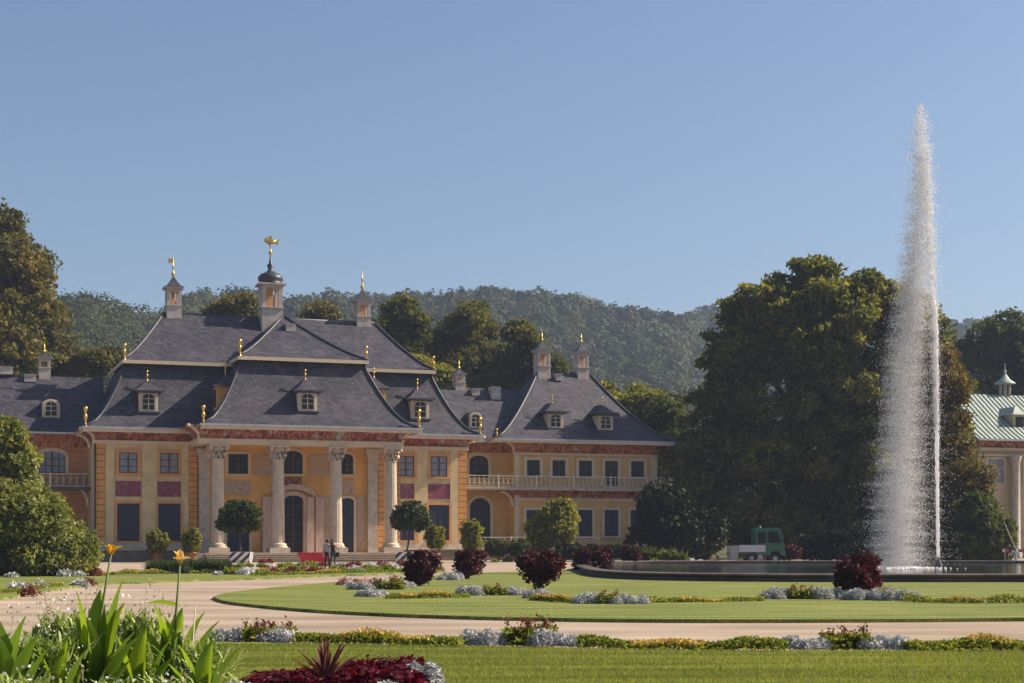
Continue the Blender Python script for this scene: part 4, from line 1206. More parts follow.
bush_px('clipped_hedge', 'low dark hedge along the foot of the right wing', 126, [(570, 551, 14, 5), (592, 551, 14, 5), (615, 551, 14, 5), (638, 551, 14, 5)], 220, 20, 0.2, 0.2, M['dark'], cat='hedge', stems=False)

# orange trees in black-and-white striped tubs
def stripes():
    m = bpy.data.materials.new('striped_tub_paint')
    t, n, l, b = nodes_of(m)
    tc = n.new('ShaderNodeTexCoord'); sx = n.new('ShaderNodeSeparateXYZ'); l.new(tc.outputs['Object'], sx.inputs[0])
    a1 = n.new('ShaderNodeMath'); a1.operation = 'ADD'; l.new(sx.outputs['X'], a1.inputs[0]); l.new(sx.outputs['Y'], a1.inputs[1])
    a2 = n.new('ShaderNodeMath'); a2.operation = 'SUBTRACT'; l.new(a1.outputs[0], a2.inputs[0]); l.new(sx.outputs['Z'], a2.inputs[1])
    mo = n.new('ShaderNodeMath'); mo.operation = 'PINGPONG'; mo.inputs[1].default_value = 0.31; l.new(a2.outputs[0], mo.inputs[0])
    gt_ = n.new('ShaderNodeMath'); gt_.operation = 'GREATER_THAN'; gt_.inputs[1].default_value = 0.155; l.new(mo.outputs[0], gt_.inputs[0])
    rp_ = ramp(n, [(0.0, (0.03, 0.03, 0.035)), (1.0, (0.72, 0.70, 0.68))]); l.new(gt_.outputs[0], rp_.inputs['Fac'])
    l.new(rp_.outputs['Color'], b.inputs['Base Color']); b.inputs['Roughness'].default_value = 0.5
    return m
M['stripes'] = stripes()
M['orangetree'] = leaf_mat('orange_tree_leaves', (0.022, 0.035, 0.010), (0.045, 0.062, 0.016), (0.10, 0.11, 0.03), scale=0.8, trans=0.3, rough=0.55, spec=0.15)
for px, Y, lab, ell in ((241, 120, 'round-headed orange tree in a striped tub left of the portico steps', [(238.5, 516, 21, 16), (228, 520, 10, 11), (250, 520, 11, 11)]),
                        (406, 121, 'round-headed orange tree in a striped tub right of the portico steps', [(411, 515, 17, 13), (402, 519, 10, 10), (420, 520, 9, 10)])):
    k = Y / F; X0 = gx(px, Y)
    root = empty('orange_tree', (X0, Y, 0), 0, lab, 'potted tree', 'orange trees flanking the steps')
    b = MB(); hw = 0.78
    b.rings([(-hw * 0.9, hw * 0.9, -hw * 0.9, hw * 0.9, 0.0), (-hw, hw, -hw, hw, 0.78)], cap=True)
    tub = b.build('tub', M['stripes'], root)
    tx = gx(ell[0][0], Y) - X0
    b = MB(); zt = gz(ell[0][1], Y)
    b.tube([(0, 0, 0.7), (tx * 0.4, 0, 1.2), (tx * 0.8, 0.02, zt - 0.8), (tx, 0, zt)], [0.09, 0.075, 0.07, 0.04], 7)
    for q in range(5):
        a = q * 1.3; b.tube([(tx * 0.85, 0, zt - 0.7), (tx + 0.8 * math.cos(a), 0.8 * math.sin(a), zt + 0.2)], [0.04, 0.015], 5)
    b.build('trunk', M['bark'], root)
    blobs = [(gx(e[0], Y) - X0, 0, gz(e[1], Y), e[2] * k, e[2] * k, e[3] * k) for e in ell]
    foliage('crown', blobs, 260, 22, 0.15, 0.17, M['orangetree'], root, shell=(0.5, 1.02))

# dark red shrubs
M['smoke'] = leaf_mat('dark_red_leaves', (0.018, 0.006, 0.009), (0.060, 0.016, 0.019), (0.19, 0.05, 0.045), scale=1.5, trans=0.25, tcol=(1.8, 0.6, 0.5), rough=0.55, spec=0.15)
red_proto = []
def red_bush(n):
    root = empty('smoke_bush', (0, 0, 0))
    blobs = [(0, 0, 0.58, 0.46, 0.46, 0.44)]
    for q in range(7):
        a = rnd.uniform(0, 6.28); r_ = rnd.uniform(0.2, 0.36)
        blobs.append((0.4 * math.cos(a) * rnd.uniform(.5, 1), 0.4 * math.sin(a), rnd.uniform(0.3, 0.9), r_, r_, r_ * rnd.uniform(0.7, 1.1)))
    foliage('foliage', blobs, n, 16, 0.085, 0.085, M['smoke'], root, shell=(0.4, 1.1), zmin=0.06)
    t = MB()
    for q in range(5):
        a = q * 1.26; t.tube([(0.04 * math.cos(a), 0.04 * math.sin(a), -0.02), (0.12 * math.cos(a), 0.12 * math.sin(a), 0.35), (0.35 * math.cos(a), 0.35 * math.sin(a), 0.75)], [0.03, 0.022, 0.008], 5)
    t.build('stem', M['bark'], root)
    return root
protos = [red_bush(n_) for n_ in (270, 240, 280, 250)]
reds = [(855, 600.5, 47, 45, 'dark red shrub standing before the basin near the jet'),
        (540, 592, 41, 37, 'dark red shrub at the middle of the lawn, left of the basin end'),
        (419, 588, 36, 37, 'dark red shrub nearest the right striped tub'),
        (467, 580.5, 34, 31, 'dark red shrub before the terracotta pot by the loggia'),
        (584, 572, 20, 24, 'left dark red shrub of the close pair behind the basin end'),
        (601, 573, 21, 24, 'right dark red shrub of the close pair behind the basin end'),
        (630, 567, 20, 21, 'dark red shrub before the shaded laurel by the right wing'),
        (789, 563, 23, 19, 'dark red shrub just ahead of the green truck'),
        (993, 562, 20, 19, 'reddish shrub beside the striped barrier at the right edge')]
for i, (px, by, wd, ht, lab) in enumerate(reds):
    root = protos[i] if i < 4 else copy_tree(protos[i % 4])
    X, Y = G(px, by)
    k = Y / F
    root.location = (X, Y, 0.06)
    root.rotation_euler = (0, 0, i * 1.1)
    root.scale = (wd * k / 1.2, wd * k / 1.2, ht * k / 1.14)
    tag(root, lab, 'shrub', 'dark red shrubs on the lawn')

# ------------------------------------------------------------------ fountain basin and water jet
BX, BY, BA, BB, BN = gx(940, 82), 82.0, 17.8, 20.3, 4.6
def sup(a, b, n=120):
    out = []
    for k in range(n):
        t = 2 * math.pi * k / n; c, s = math.cos(t), math.sin(t)
        out.append((a * math.copysign(abs(c) ** (2 / BN), c), b * math.copysign(abs(s) ** (2 / BN), s)))
    return out
prof = [(-0.25, -0.1), (-0.25, 0.08), (0.0, 0.10), (0.0, 0.22), (-0.20, 0.30), (-0.20, 0.36), (-0.12, 0.385), (0.32, 0.385), (0.36, 0.34), (0.30, 0.05)]
b = MB(); vs = []; fs = []; n = 120
for (o, z) in prof:
    for x, y in sup(BA - o, BB - o): vs.append((x, y, z))
for i in range(len(prof) - 1):
    for k in range(n): fs.append((i * n + k, i * n + (k + 1) % n, (i + 1) * n + (k + 1) % n, (i + 1) * n + k))
b.add(vs, fs)
basin = b.build('fountain_basin', M['stonedark'], None, (BX, BY, 0.0))
M['rimstone'] = mat('basin_sandstone', (0.11, 0.088, 0.072), 0.8, 0.3, 1.2, bump=0.3)
basin.data.materials[0] = M['rimstone']
tag(basin, 'broad low sandstone basin rim round the jet pool', 'fountain basin')

def water_mat():
    m = bpy.data.materials.new('pool_water')
    t, n, l, b = nodes_of(m)
    b.inputs['Base Color'].default_value = (0.03, 0.04, 0.04, 1); b.inputs['Roughness'].default_value = 0.06
    b.inputs['Specular IOR Level'].default_value = 0.5
    tc = n.new('ShaderNodeTexCoord'); nz = n.new('ShaderNodeTexNoise'); nz.inputs['Scale'].default_value = 2.2; nz.inputs['Detail'].default_value = 4
    l.new(tc.outputs['Object'], nz.inputs['Vector'])
    bp = n.new('ShaderNodeBump'); bp.inputs['Strength'].default_value = 0.35; bp.inputs['Distance'].default_value = 0.06
    l.new(nz.outputs['Fac'], bp.inputs['Height']); l.new(bp.outputs['Normal'], b.inputs['Normal'])
    return m
M['water'] = water_mat()
b = MB(); q = sup(BA - 0.32, BB - 0.32); b.add([(x, y, 0.24) for x, y in q], [tuple(range(len(q)))])
wo = b.build('water', M['water'], None, (BX, BY, 0)); tag(wo, 'rippled water in the fountain basin', None, None, 'structure')

def spray_mat(name, c, tr=0.5):
    m = bpy.data.materials.new(name)
    t, n, l, b = nodes_of(m)
    b.inputs['Base Color'].default_value = (*c, 1); b.inputs['Roughness'].default_value = 0.3
    t_ = n.new('ShaderNodeBsdfTranslucent'); t_.inputs['Color'].default_value = (*c, 1)
    ms = n.new('ShaderNodeMixShader'); ms.inputs[0].default_value = tr
    l.new(b.outputs['BSDF'], ms.inputs[1]); l.new(t_.outputs['BSDF'], ms.inputs[2]); l.new(ms.outputs[0], n['Material Output'].inputs['Surface'])
    return m
M['spray'] = spray_mat('white_water', (0.98, 0.97, 0.97), 0.55)
jet = empty('water_jet', (BX, BY, 0), 0, 'tall white fountain jet with spray drifting to the left', 'fountain jet')
kk = BY / F
def JX(px): return gx(px, BY) - BX
def JZ(py): return gz(py, BY)
b = MB(); b.lathe(JX(938.5), 0, [(0.22, 0.1), (0.2, 0.45), (0.1, 0.6), (0.09, 0.8)], 10); b.build('nozzle', M['lead'], jet)
cy = np.array([571, 500, 420, 340, 300, 250, 200, 150, 105.]); cxs = np.array([938.3, 937.4, 936.6, 935.6, 934, 930.5, 927, 923.5, 920.5])
core = MB(); pts = []; rads = []
for q in range(90):
    py = 566 - (566 - 300) * q / 89
    wob = 0.0 if q < 25 else rnd.uniform(-0.06, 0.06) * (q / 89) * 1.3
    pts.append((JX(float(np.interp(-py, -cy, cxs))) + wob, wob * 0.7, JZ(py)))
    rads.append((0.075 + 0.05 * (q / 89) ** 1.2) * rnd.uniform(0.75, 1.25))
rads[-1] = 0.02
core.tube(pts, rads, 8); core.build('jet_column', M['spray'], jet)
def drops(P, size):
    n = len(P)
    T = np.array([[1, 1, 1], [1, -1, -1], [-1, 1, -1], [-1, -1, 1]]) / math.sqrt(3)
    Rm = rng.normal(size=(n, 3, 3)); Rm, _ = np.linalg.qr(Rm)
    V = P[:, None, :] + np.einsum('kj,nji->nki', T, Rm) * size[:, None, None]
    V[:, :, 2] = P[:, None, 2] + (V[:, :, 2] - P[:, None, 2]) * 1.4
    k = np.arange(n)[:, None] * 4
    Q = np.concatenate([k + np.array([[0, 1, 2]]), k + np.array([[0, 3, 1]]), k + np.array([[0, 2, 3]]), k + np.array([[1, 3, 2]])], 1).reshape(-1, 3)
    return V.reshape(-1, 3), Q
PS = []; SZ = []
def add_drops(n, y0, y1, cfun, sfun, s0, s1, power=1.0):
    py = y0 + (y1 - y0) * rng.uniform(0, 1, n) ** power
    c = cfun(py); s = sfun(py)
    c = c + s * 0.28 * (np.sin(py * 0.31 + n) + np.sin(py * 0.83 + 2 * n)) * np.clip((py - 100) / 40, 0, 1)
    PS.append(np.stack([JX(c + rng.normal(size=n) * s), rng.normal(size=n) * s * kk, JZ(py)], 1)); SZ.append(rng.uniform(s0, s1, n))
I = lambda a, b: (lambda y: np.interp(y, a, b))
# plume at the top
add_drops(21677, 104, 330, I([104, 120, 140, 180, 230, 330], [920.4, 920.6, 921, 921.2, 920, 915]), I([104, 110, 122, 150, 180, 230, 330], [0.9, 2.6, 4.2, 5.6, 6.3, 7.4, 9.5]), 0.0096, 0.0272, 0.72)
# rising column, breaking up
add_drops(8700, 150, 430, I([150, 250, 420], [924.5, 930.5, 936.3]), I([150, 250, 420], [3.4, 2.6, 1.6]), 0.0112, 0.0288)
add_drops(3625, 300, 560, I([300, 560], [935, 938]), I([300, 560], [3, 1.2]), 0.0080, 0.0176)
# falling curtain
add_drops(39150, 225, 574, I([225, 290, 350, 450, 574], [914, 909, 904, 899, 896]), I([225, 290, 350, 450, 574], [6, 7, 8.5, 9.5, 10]), 0.0080, 0.0248, 0.66)
add_drops(20300, 330, 574, I([330, 574], [914, 911]), I([330, 574], [12, 17]), 0.0064, 0.0192)
add_drops(7250, 480, 574, I([480, 574], [892, 889]), I([480, 574], [12, 16]), 0.0064, 0.0176)
PP = np.concatenate(PS); SS_ = np.concatenate(SZ)
k = PP[:, 2] > 0.3
V, Q = drops(PP[k], SS_[k])
so = np_mesh('spray', V, Q, M['spray'], jet); so['kind'] = 'stuff'
# fine mist round the falling water, in two soft shells
for (dens, prof) in ((0.07, ((180, 916, 9), (260, 912, 15), (330, 907, 21), (450, 901, 26), (571, 898, 30))), (0.17, ((130, 921, 5), (200, 920, 9), (300, 914, 13), (400, 904, 15), (500, 900, 16), (571, 898, 17)))):
    mv = bpy.data.materials.new('mist_air'); mv.use_nodes = True; tn = mv.node_tree; tn.nodes.remove(tn.nodes['Principled BSDF'])
    vo = tn.nodes.new('ShaderNodeVolumePrincipled'); vo.inputs['Color'].default_value = (0.97, 0.97, 0.97, 1); vo.inputs['Density'].default_value = dens; vo.inputs['Anisotropy'].default_value = 0.2
    tn.links.new(vo.outputs['Volume'], tn.nodes['Material Output'].inputs['Volume'])
    b = MB(); vs = []; fs = []; nn = 16
    for (py, cx_, hw_) in prof:
        for q in range(nn):
            a_ = 2 * math.pi * q / nn
            vs.append((JX(cx_) + hw_ * kk * math.cos(a_), hw_ * kk * math.sin(a_), JZ(py)))
    for i in range(len(prof) - 1):
        for q in range(nn): fs.append((i * nn + q, i * nn + (q + 1) % nn, (i + 1) * nn + (q + 1) % nn, (i + 1) * nn + q))
    b.add(vs, fs); b.add(vs[:nn], [tuple(range(nn))]); b.add(vs[-nn:], [tuple(range(nn))])
    mo_ = b.build('mist', mv, jet); mo_['kind'] = 'stuff'
    bm_ = bmesh.new(); bm_.from_mesh(mo_.data); bmesh.ops.remove_doubles(bm_, verts=bm_.verts, dist=1e-5); bmesh.ops.recalc_face_normals(bm_, faces=bm_.faces); bm_.to_mesh(mo_.data); bm_.free()
# foam where the spray falls back
fo = []
nf = 900
P = np.stack([JX(rng.normal(900, 16, nf)), rng.normal(0, 1.2, nf), np.full(nf, 0.26)], 1)
V, Q = drops(P, rng.uniform(0.03, 0.07, nf)); so2 = np_mesh('foam', V, Q, M['spray'], jet); so2['kind'] = 'stuff'

# ------------------------------------------------------------------ utility truck
M['truckgreen'] = mat('green_truck_paint', (0.008, 0.095, 0.05), 0.35, 0.08, 2, spec=0.5)
M['alu'] = mat('aluminium_boards', (0.42, 0.42, 0.45), 0.4, 0.1, 3, metal=0.3, stretch=(0.4, 1, 6))
M['rubber'] = mat('tyre_rubber', (0.02, 0.02, 0.02), 0.85, 0.2, 6)
M['hub'] = mat('grey_wheel_rim', (0.35, 0.35, 0.36), 0.5, 0.1, 5, metal=0.4)
M['lamp'] = mat('lamp_glass', (0.7, 0.65, 0.55), 0.2, 0.05, 3)
M['greybox'] = mat('grey_crate', (0.28, 0.29, 0.28), 0.7, 0.15, 3, stretch=(1, 1, 8))
TY = 118.0; tk = TY / F
tr = empty('utility_truck', (gx(755, TY), TY, 0), R(3), 'small green-cabbed utility truck with aluminium flatbed parked under the beech', 'truck')
def tx_(px): return (px - 755) * tk
def tz_(py): return max(0.0, gz(py, TY))
d0, d1 = -0.8, 0.8
b = MB()   # cab: side outline extruded
ol = [(tx_(753.5), 0.62), (tx_(753.5), tz_(529.5)), (tx_(756), tz_(528)), (tx_(775), tz_(527.8)), (tx_(778.5), tz_(529)), (tx_(782.5), tz_(545)), (tx_(783), 0.55), (tx_(779), 0.55), (tx_(777), 0.85), (tx_(770), 0.85), (tx_(768), 0.55)]
b.prism(ol, (d0, d1)); cab = b.build('cab', M['truckgreen'], tr)
b = MB(); b.prism([(tx_(766), tz_(543)), (tx_(766), tz_(531.5)), (tx_(775.5), tz_(531.5)), (tx_(779), tz_(543))], (d0 - 0.012, d0 - 0.002)); b.build('side_window', M['glass'], cab)
b = MB(); b.prism([(tx_(755.5), tz_(543)), (tx_(755.5), tz_(532)), (tx_(763.5), tz_(532)), (tx_(763.5), tz_(543))], (d0 - 0.012, d0 - 0.002)); b.build('side_window', M['glass'], cab)
b = MB(); xa, za, xb, zb2 = tx_(779.2), tz_(531.5), tx_(782.3), tz_(544)
b.add([(xa + 0.02, d0 + 0.12, za), (xa + 0.02, d1 - 0.12, za), (xb + 0.02, d1 - 0.12, zb2), (xb + 0.02, d0 + 0.12, zb2)], [(0, 1, 2, 3)]); b.build('windscreen', M['glass'], cab)
b = MB(); b.band([(tx_(765.4), 0.8), (tx_(765.4), tz_(531)), (tx_(776), tz_(531)), (tx_(779.8), tz_(545)), (tx_(779), 0.9)], [(tx_(765), 0.75), (tx_(765), tz_(530.5)), (tx_(776.4), tz_(530.5)), (tx_(780.4), tz_(545)), (tx_(779.6), 0.9)], (d0 - 0.006, d0 - 0.001)); b.build('door', M['lead'], cab)
b = MB(); b.box(tx_(752.5), tx_(766), d0 - 0.015, d0 - 0.003, tz_(545.3), tz_(544.6)); b.box(tx_(768.5), tx_(776.5), d0 - 0.06, d0 - 0.01, 0.84, 0.90); b.box(tx_(782.8), tx_(784.2), d0 + 0.05, d1 - 0.05, 0.42, 0.62); b.build('trim', M['lead'], cab)
b = MB(); b.lathe(tx_(760), 0.0, [(0.07, tz_(528)), (0.07, tz_(528) + 0.12), (0.03, tz_(528) + 0.16)], 10); b.build('beacon', M['orange'], cab)
for sy in (d0 + 0.2, d1 - 0.2):
    b = MB(); b.lathe(0, 0, [(0.10, 0), (0.11, 0.03)], 12); h_ = b.build('headlight', M['lamp'], cab, (tx_(783), sy, 0.75)); h_.rotation_euler = (0, R(90), 0)
b = MB(); b.tube([(tx_(779), d0 - 0.02, tz_(537)), (tx_(780), d0 - 0.2, tz_(536.5))], 0.015, 5); b.box(tx_(779.4), tx_(780.6), d0 - 0.3, d0 - 0.2, tz_(541), tz_(535)); b.build('mirror', M['lead'], cab)
b = MB(); b.box(tx_(736), tx_(766), d0 + 0.25, d1 - 0.25, 0.38, 0.62); b.box(tx_(728), tx_(752.5), d0 + 0.1, d1 - 0.1, 0.64, 0.76); b.build('chassis', M['lead'], tr)
b = MB()
b.box(tx_(737), tx_(763), d0 - 0.02, d0 + 0.03, tz_(552), tz_(545)); b.box(tx_(737), tx_(763), d1 - 0.03, d1 + 0.02, tz_(552), tz_(545))
b.box(tx_(763), tx_(763.6), d0, d1, tz_(552), tz_(543)); b.box(tx_(737), tx_(763), d0 + 0.03, d1 - 0.03, tz_(552), tz_(551.2)); b.box(tx_(736.4), tx_(737), d0, d1, tz_(552), tz_(545))
b.build('flatbed', M['alu'], tr)
b = MB(); b.box(tx_(728), tx_(736), d0 - 0.05, d1 - 0.3, tz_(560), tz_(546)); b.build('tailgate', M['greybox'], tr)
b = MB(); b.box(tx_(756), tx_(760.5), d0 + 0.02, d0 + 0.3, tz_(559.5), tz_(552.3)); b.build('side_box', M['greybox'], tr)
def wheel(px, y):
    b = MB(); b.lathe(0, 0, [(0.20, -0.11), (0.30, -0.11), (0.335, -0.07), (0.335, 0.07), (0.30, 0.11), (0.20, 0.11)], 20, caps=False); w_ = b.build('wheel', M['rubber'], tr, (tx_(px), y, 0.337))
    w_.rotation_euler = (R(90), 0, 0)
    b = MB(); b.lathe(0, 0, [(0.05, -0.12), (0.20, -0.08), (0.20, 0.08), (0.05, 0.12)], 16); b.build('rim', M['hub'], w_)
for px in (749.5, 773): wheel(px, d0 + 0.12); wheel(px, d1 - 0.12)

# ------------------------------------------------------------------ people
M['skin'] = mat('skin', (0.50, 0.28, 0.19), 0.6, 0.05, 8)
M['darkcloth'] = mat('dark_cloth', (0.025, 0.025, 0.032), 0.9, 0.15, 8)
M['whitecloth'] = mat('pale_cloth', (0.45, 0.43, 0.44), 0.9, 0.1, 8)
M['jeans'] = mat('grey_blue_denim', (0.06, 0.065, 0.085), 0.9, 0.15, 8)
M['palejeans'] = mat('pale_blue_trousers', (0.36, 0.40, 0.47), 0.9, 0.1, 8)
M['hairbrown'] = mat('brown_hair', (0.05, 0.025, 0.015), 0.6, 0.2, 14)
M['shoe'] = mat('dark_shoes', (0.02, 0.018, 0.016), 0.6, 0.1, 8)
def person(label, loc, rz, J, fem=False, zones=None, hair='short', hscale=1.0):
    """J: joint name -> (x,y,z); one skinned surface, clothes by zone"""
    E = [('pel', 'spine'), ('spine', 'chest'), ('chest', 'neck'), ('neck', 'head0'), ('head0', 'head1'), ('head1', 'head2')]
    for s in 'LR':
        E += [('chest', 'sh' + s), ('sh' + s, 'el' + s), ('el' + s, 'wr' + s), ('wr' + s, 'palm' + s), ('palm' + s, 'tip' + s), ('palm' + s, 'th' + s),
              ('pel', 'hip' + s), ('hip' + s, 'kn' + s), ('kn' + s, 'an' + s), ('an' + s, 'toe' + s)]
    Rr = dict(pel=.135, spine=.115, chest=.14, neck=.055, head0=.065, head1=.098, head2=.07)
    for s in 'LR': Rr.update({'sh' + s: .062, 'el' + s: .043, 'wr' + s: .028, 'palm' + s: .032, 'tip' + s: .014, 'th' + s: .012, 'hip' + s: .095, 'kn' + s: .06, 'an' + s: .042, 'toe' + s: .035})
    names = list(J); idx = {n: i for i, n in enumerate(names)}
    me = bpy.data.meshes.new('person'); me.from_pydata([J[n] for n in names], [(idx[a], idx[b]) for a, b in E], [])
    o = bpy.data.objects.new('person', me); COL.objects.link(o)
    sk = o.modifiers.new('skin', 'SKIN'); sk.use_smooth_shade = True
    for i, n in enumerate(names):
        sv = me.skin_vertices[0].data[i]; r = Rr[n] * (0.92 if fem else 1); sv.radius = (r * (1.25 if n in ('chest', 'pel', 'spine') else 1), r * (0.85 if n in ('chest', 'spine') else 1)); sv.use_root = (n == 'pel')
    sub = o.modifiers.new('sub', 'SUBSURF'); sub.levels = 1; sub.render_levels = 1
    dg = bpy.context.evaluated_depsgraph_get()
    ev = bpy.data.meshes.new_from_object(o.evaluated_get(dg))
    o.modifiers.clear(); o.data = ev; ev.name = 'person'
    mats = ['skin', 'top', 'legs', 'shoe']
    ev.materials.clear()
    for mm in zones['mats']: ev.materials.append(mm)
    jn = [n for n in names]; jp = np.array([J[n] for n in jn])
    zone = zones['map']
    for p in ev.polygons:
        c = np.array(p.center); n = jn[int(np.argmin(((jp - c) ** 2).sum(1)))]
        key = n[:-1] if n[-1] in 'LR' else n
        p.material_index = zone.get(key, 0); p.use_smooth = True
    o.location = loc; o.rotation_euler = (0, 0, rz)
    tag(o, label, 'person')
    hb = MB(); hp_ = J['head1']
    hb.ball((hp_[0], hp_[1] + 0.02, hp_[2] + 0.03), 0.118, 10, sq=(1, 1.05, 1))
    if hair == 'long': hb.tube([(hp_[0], hp_[1] - 0.05, hp_[2] + 0.02), (hp_[0], hp_[1] - 0.12, hp_[2] - 0.14), (hp_[0], hp_[1] - 0.13, hp_[2] - 0.32)], [0.09, 0.10, 0.05], 8)
    hb.build('hair', M['hairbrown'], o)
    fb = MB()      # face: nose, eyes, mouth on the far side (+y)
    fb.ball((hp_[0], hp_[1] + 0.115, hp_[2] - 0.015), 0.02, 5)
    fb.build('nose', M['skin'], o)
    for s in (-1, 1):
        eb_ = MB(); eb_.ball((hp_[0] + s * 0.036, hp_[1] + 0.108, hp_[2] + 0.012), 0.012, 5); eb_.build('eye', M['shoe'], o)
        er = MB(); er.ball((hp_[0] + s * 0.098, hp_[1], hp_[2] - 0.01), 0.028, 5, sq=(0.5, 0.8, 1.2)); er.build('ear', M['skin'], o)
    mo_ = MB(); mo_.box(hp_[0] - 0.025, hp_[0] + 0.025, hp_[1] + 0.09, hp_[1] + 0.102, hp_[2] - 0.062, hp_[2] - 0.05); mo_.build('mouth', M['carpet'], o)
    return o
def stand(h=1.7, arms=None, sway=0.0):
    k = h / 1.72
    J = dict(pel=(0, 0, .95), spine=(0, 0, 1.12), chest=(0, 0, 1.33), neck=(0, 0, 1.47), head0=(0, .01, 1.53), head1=(0, .02, 1.61), head2=(0, .02, 1.66))
    for s, g in (('L', -1), ('R', 1)):
        J['sh' + s] = (g * .18, 0, 1.41); J['el' + s] = (g * .24, -.02, 1.13); J['wr' + s] = (g * .25, .05, .89); J['palm' + s] = (g * .25, .07, .82); J['tip' + s] = (g * .245, .08, .73); J['th' + s] = (g * .22, .12, .80)
        J['hip' + s] = (g * .095, 0, .88); J['kn' + s] = (g * .11 + sway * g, .01, .49); J['an' + s] = (g * .11 + sway * 1.3 * g, -.02, .085); J['toe' + s] = (g * .125 + sway * 1.3 * g, .14, .04)
    if arms: J.update(arms)
    return {n: (x * k, y * k, z * k) for n, (x, y, z) in J.items()}
zm = lambda top: dict(sh=1, el=1 if top else 0, chest=1, spine=1, pel=2, hip=2, kn=2, an=2, toe=3)
PY = F * EYE / 29.5
person('person in a pale shirt and dark trousers facing the steps', (gx(327.3, PY + 0.5), PY + 0.5, 0.0), R(-8), stand(1.66), zones=dict(mats=[M['skin'], M['whitecloth'], M['darkcloth'], M['shoe']], map=zm(True)))
p2 = person('long-haired person in a dark sleeveless top, one forearm raised', (gx(332.8, PY), PY, 0.0), R(-20),
       stand(1.68, {'elR': (.30, .05, 1.17), 'wrR': (.44, .2, 1.30), 'palmR': (.47, .24, 1.36), 'tipR': (.48, .27, 1.44), 'thR': (.43, .27, 1.38)}, 0.02), fem=True,
       zones=dict(mats=[M['skin'], M['darkcloth'], M['jeans'], M['shoe']], map=dict(chest=1, spine=1, pel=2, hip=2, kn=2, an=2, toe=3)), hair='long')
hbg = MB(); hbg.box(-0.13, 0.13, -0.06, 0.06, 0, 0.24); hbg.tube([(-0.11, 0, 0.24), (-0.05, 0, 0.5), (0.0, -0.02, 0.56), (0.06, 0, 0.5), (0.11, 0, 0.24)], 0.012, 5)
hb_ = hbg.build('handbag', M['darkcloth'], None, (gx(337, PY), PY + 0.02, 0.72)); hb_.rotation_euler = (0, 0, R(-20))
tag(hb_, 'dark handbag hanging at the hip of the long-haired person', 'handbag')
# gardener bending near the barrier
GY = 112.0
Jg = dict(pel=(0, 0, .92), spine=(-.10, .0, 1.05), chest=(-.26, .0, 1.18), neck=(-.38, 0, 1.22), head0=(-.43, 0, 1.22), head1=(-.51, 0, 1.21), head2=(-.56, 0, 1.20))
for s, g in (('L', -1), ('R', 1)):
    Jg['sh' + s] = (-.32, g * .17, 1.16); Jg['el' + s] = (-.36, g * .2, .88); Jg['wr' + s] = (-.44, g * .14, .66); Jg['palm' + s] = (-.47, g * .13, .60); Jg['tip' + s] = (-.51, g * .12, .53); Jg['th' + s] = (-.49, g * .08, .60)
    Jg['hip' + s] = (.02, g * .10, .86); Jg['kn' + s] = (-.06, g * .14, .48); Jg['an' + s] = (.05, g * .14, .085); Jg['toe' + s] = (-.11, g * .15, .04)
person('person in a dark top and pale trousers bending forward at the right edge', (gx(1016, GY), GY, 0), R(0), Jg, zones=dict(mats=[M['skin'], M['darkcloth'], M['palejeans'], M['shoe']], map=zm(True)))
M['pole'] = mat('weathered_pole', (0.45, 0.40, 0.28), 0.8, 0.1, 5)
b = MB(); b.tube([(0, 0, 0), (-0.25, 0.1, 1.3), (-0.55, 0.2, 2.0), (-0.9, 0.3, 2.9)], [0.035, 0.03, 0.03, 0.02], 6)
tag(b.build('garden_pole', M['pole'], None, (gx(1021, GY), GY + 0.6, 0)), 'thin pale crooked pole leaning behind the bending person', 'pole')
def barrier_mat():
    m = bpy.data.materials.new('red_white_boards')
    t, n, l, b = nodes_of(m)
    tc = n.new('ShaderNodeTexCoord'); sx = n.new('ShaderNodeSeparateXYZ'); l.new(tc.outputs['Object'], sx.inputs[0])
    mo = n.new('ShaderNodeMath'); mo.operation = 'PINGPONG'; mo.inputs[1].default_value = 0.5; l.new(sx.outputs['X'], mo.inputs[0])
    g = n.new('ShaderNodeMath'); g.operation = 'GREATER_THAN'; g.inputs[1].default_value = 0.25; l.new(mo.outputs[0], g.inputs[0])
    rp_ = ramp(n, [(0, (0.32, 0.05, 0.05)), (1, (0.55, 0.54, 0.53))]); l.new(g.outputs[0], rp_.inputs['Fac']); l.new(rp_.outputs['Color'], b.inputs['Base Color'])
    return m
M['barrier'] = barrier_mat()
br_ = empty('barrier', (gx(1008, 118), 118, 0), R(4), 'red and white striped barrier behind the bending person', 'barrier')
for z in (0.78,):
    b = MB(); b.box(-0.4, 2.2, -0.02, 0.02, z, z + 0.22); b.build('board', M['barrier'], br_)
for x in (-0.2, 2.0):
    b = MB(); b.box(x - 0.03, x + 0.03, 0.021, 0.07, 0.04, 1.1); b.box(x - 0.05, x + 0.05, -0.35, 0.4, 0.0, 0.039); b.build('post', M['greybox'], br_)

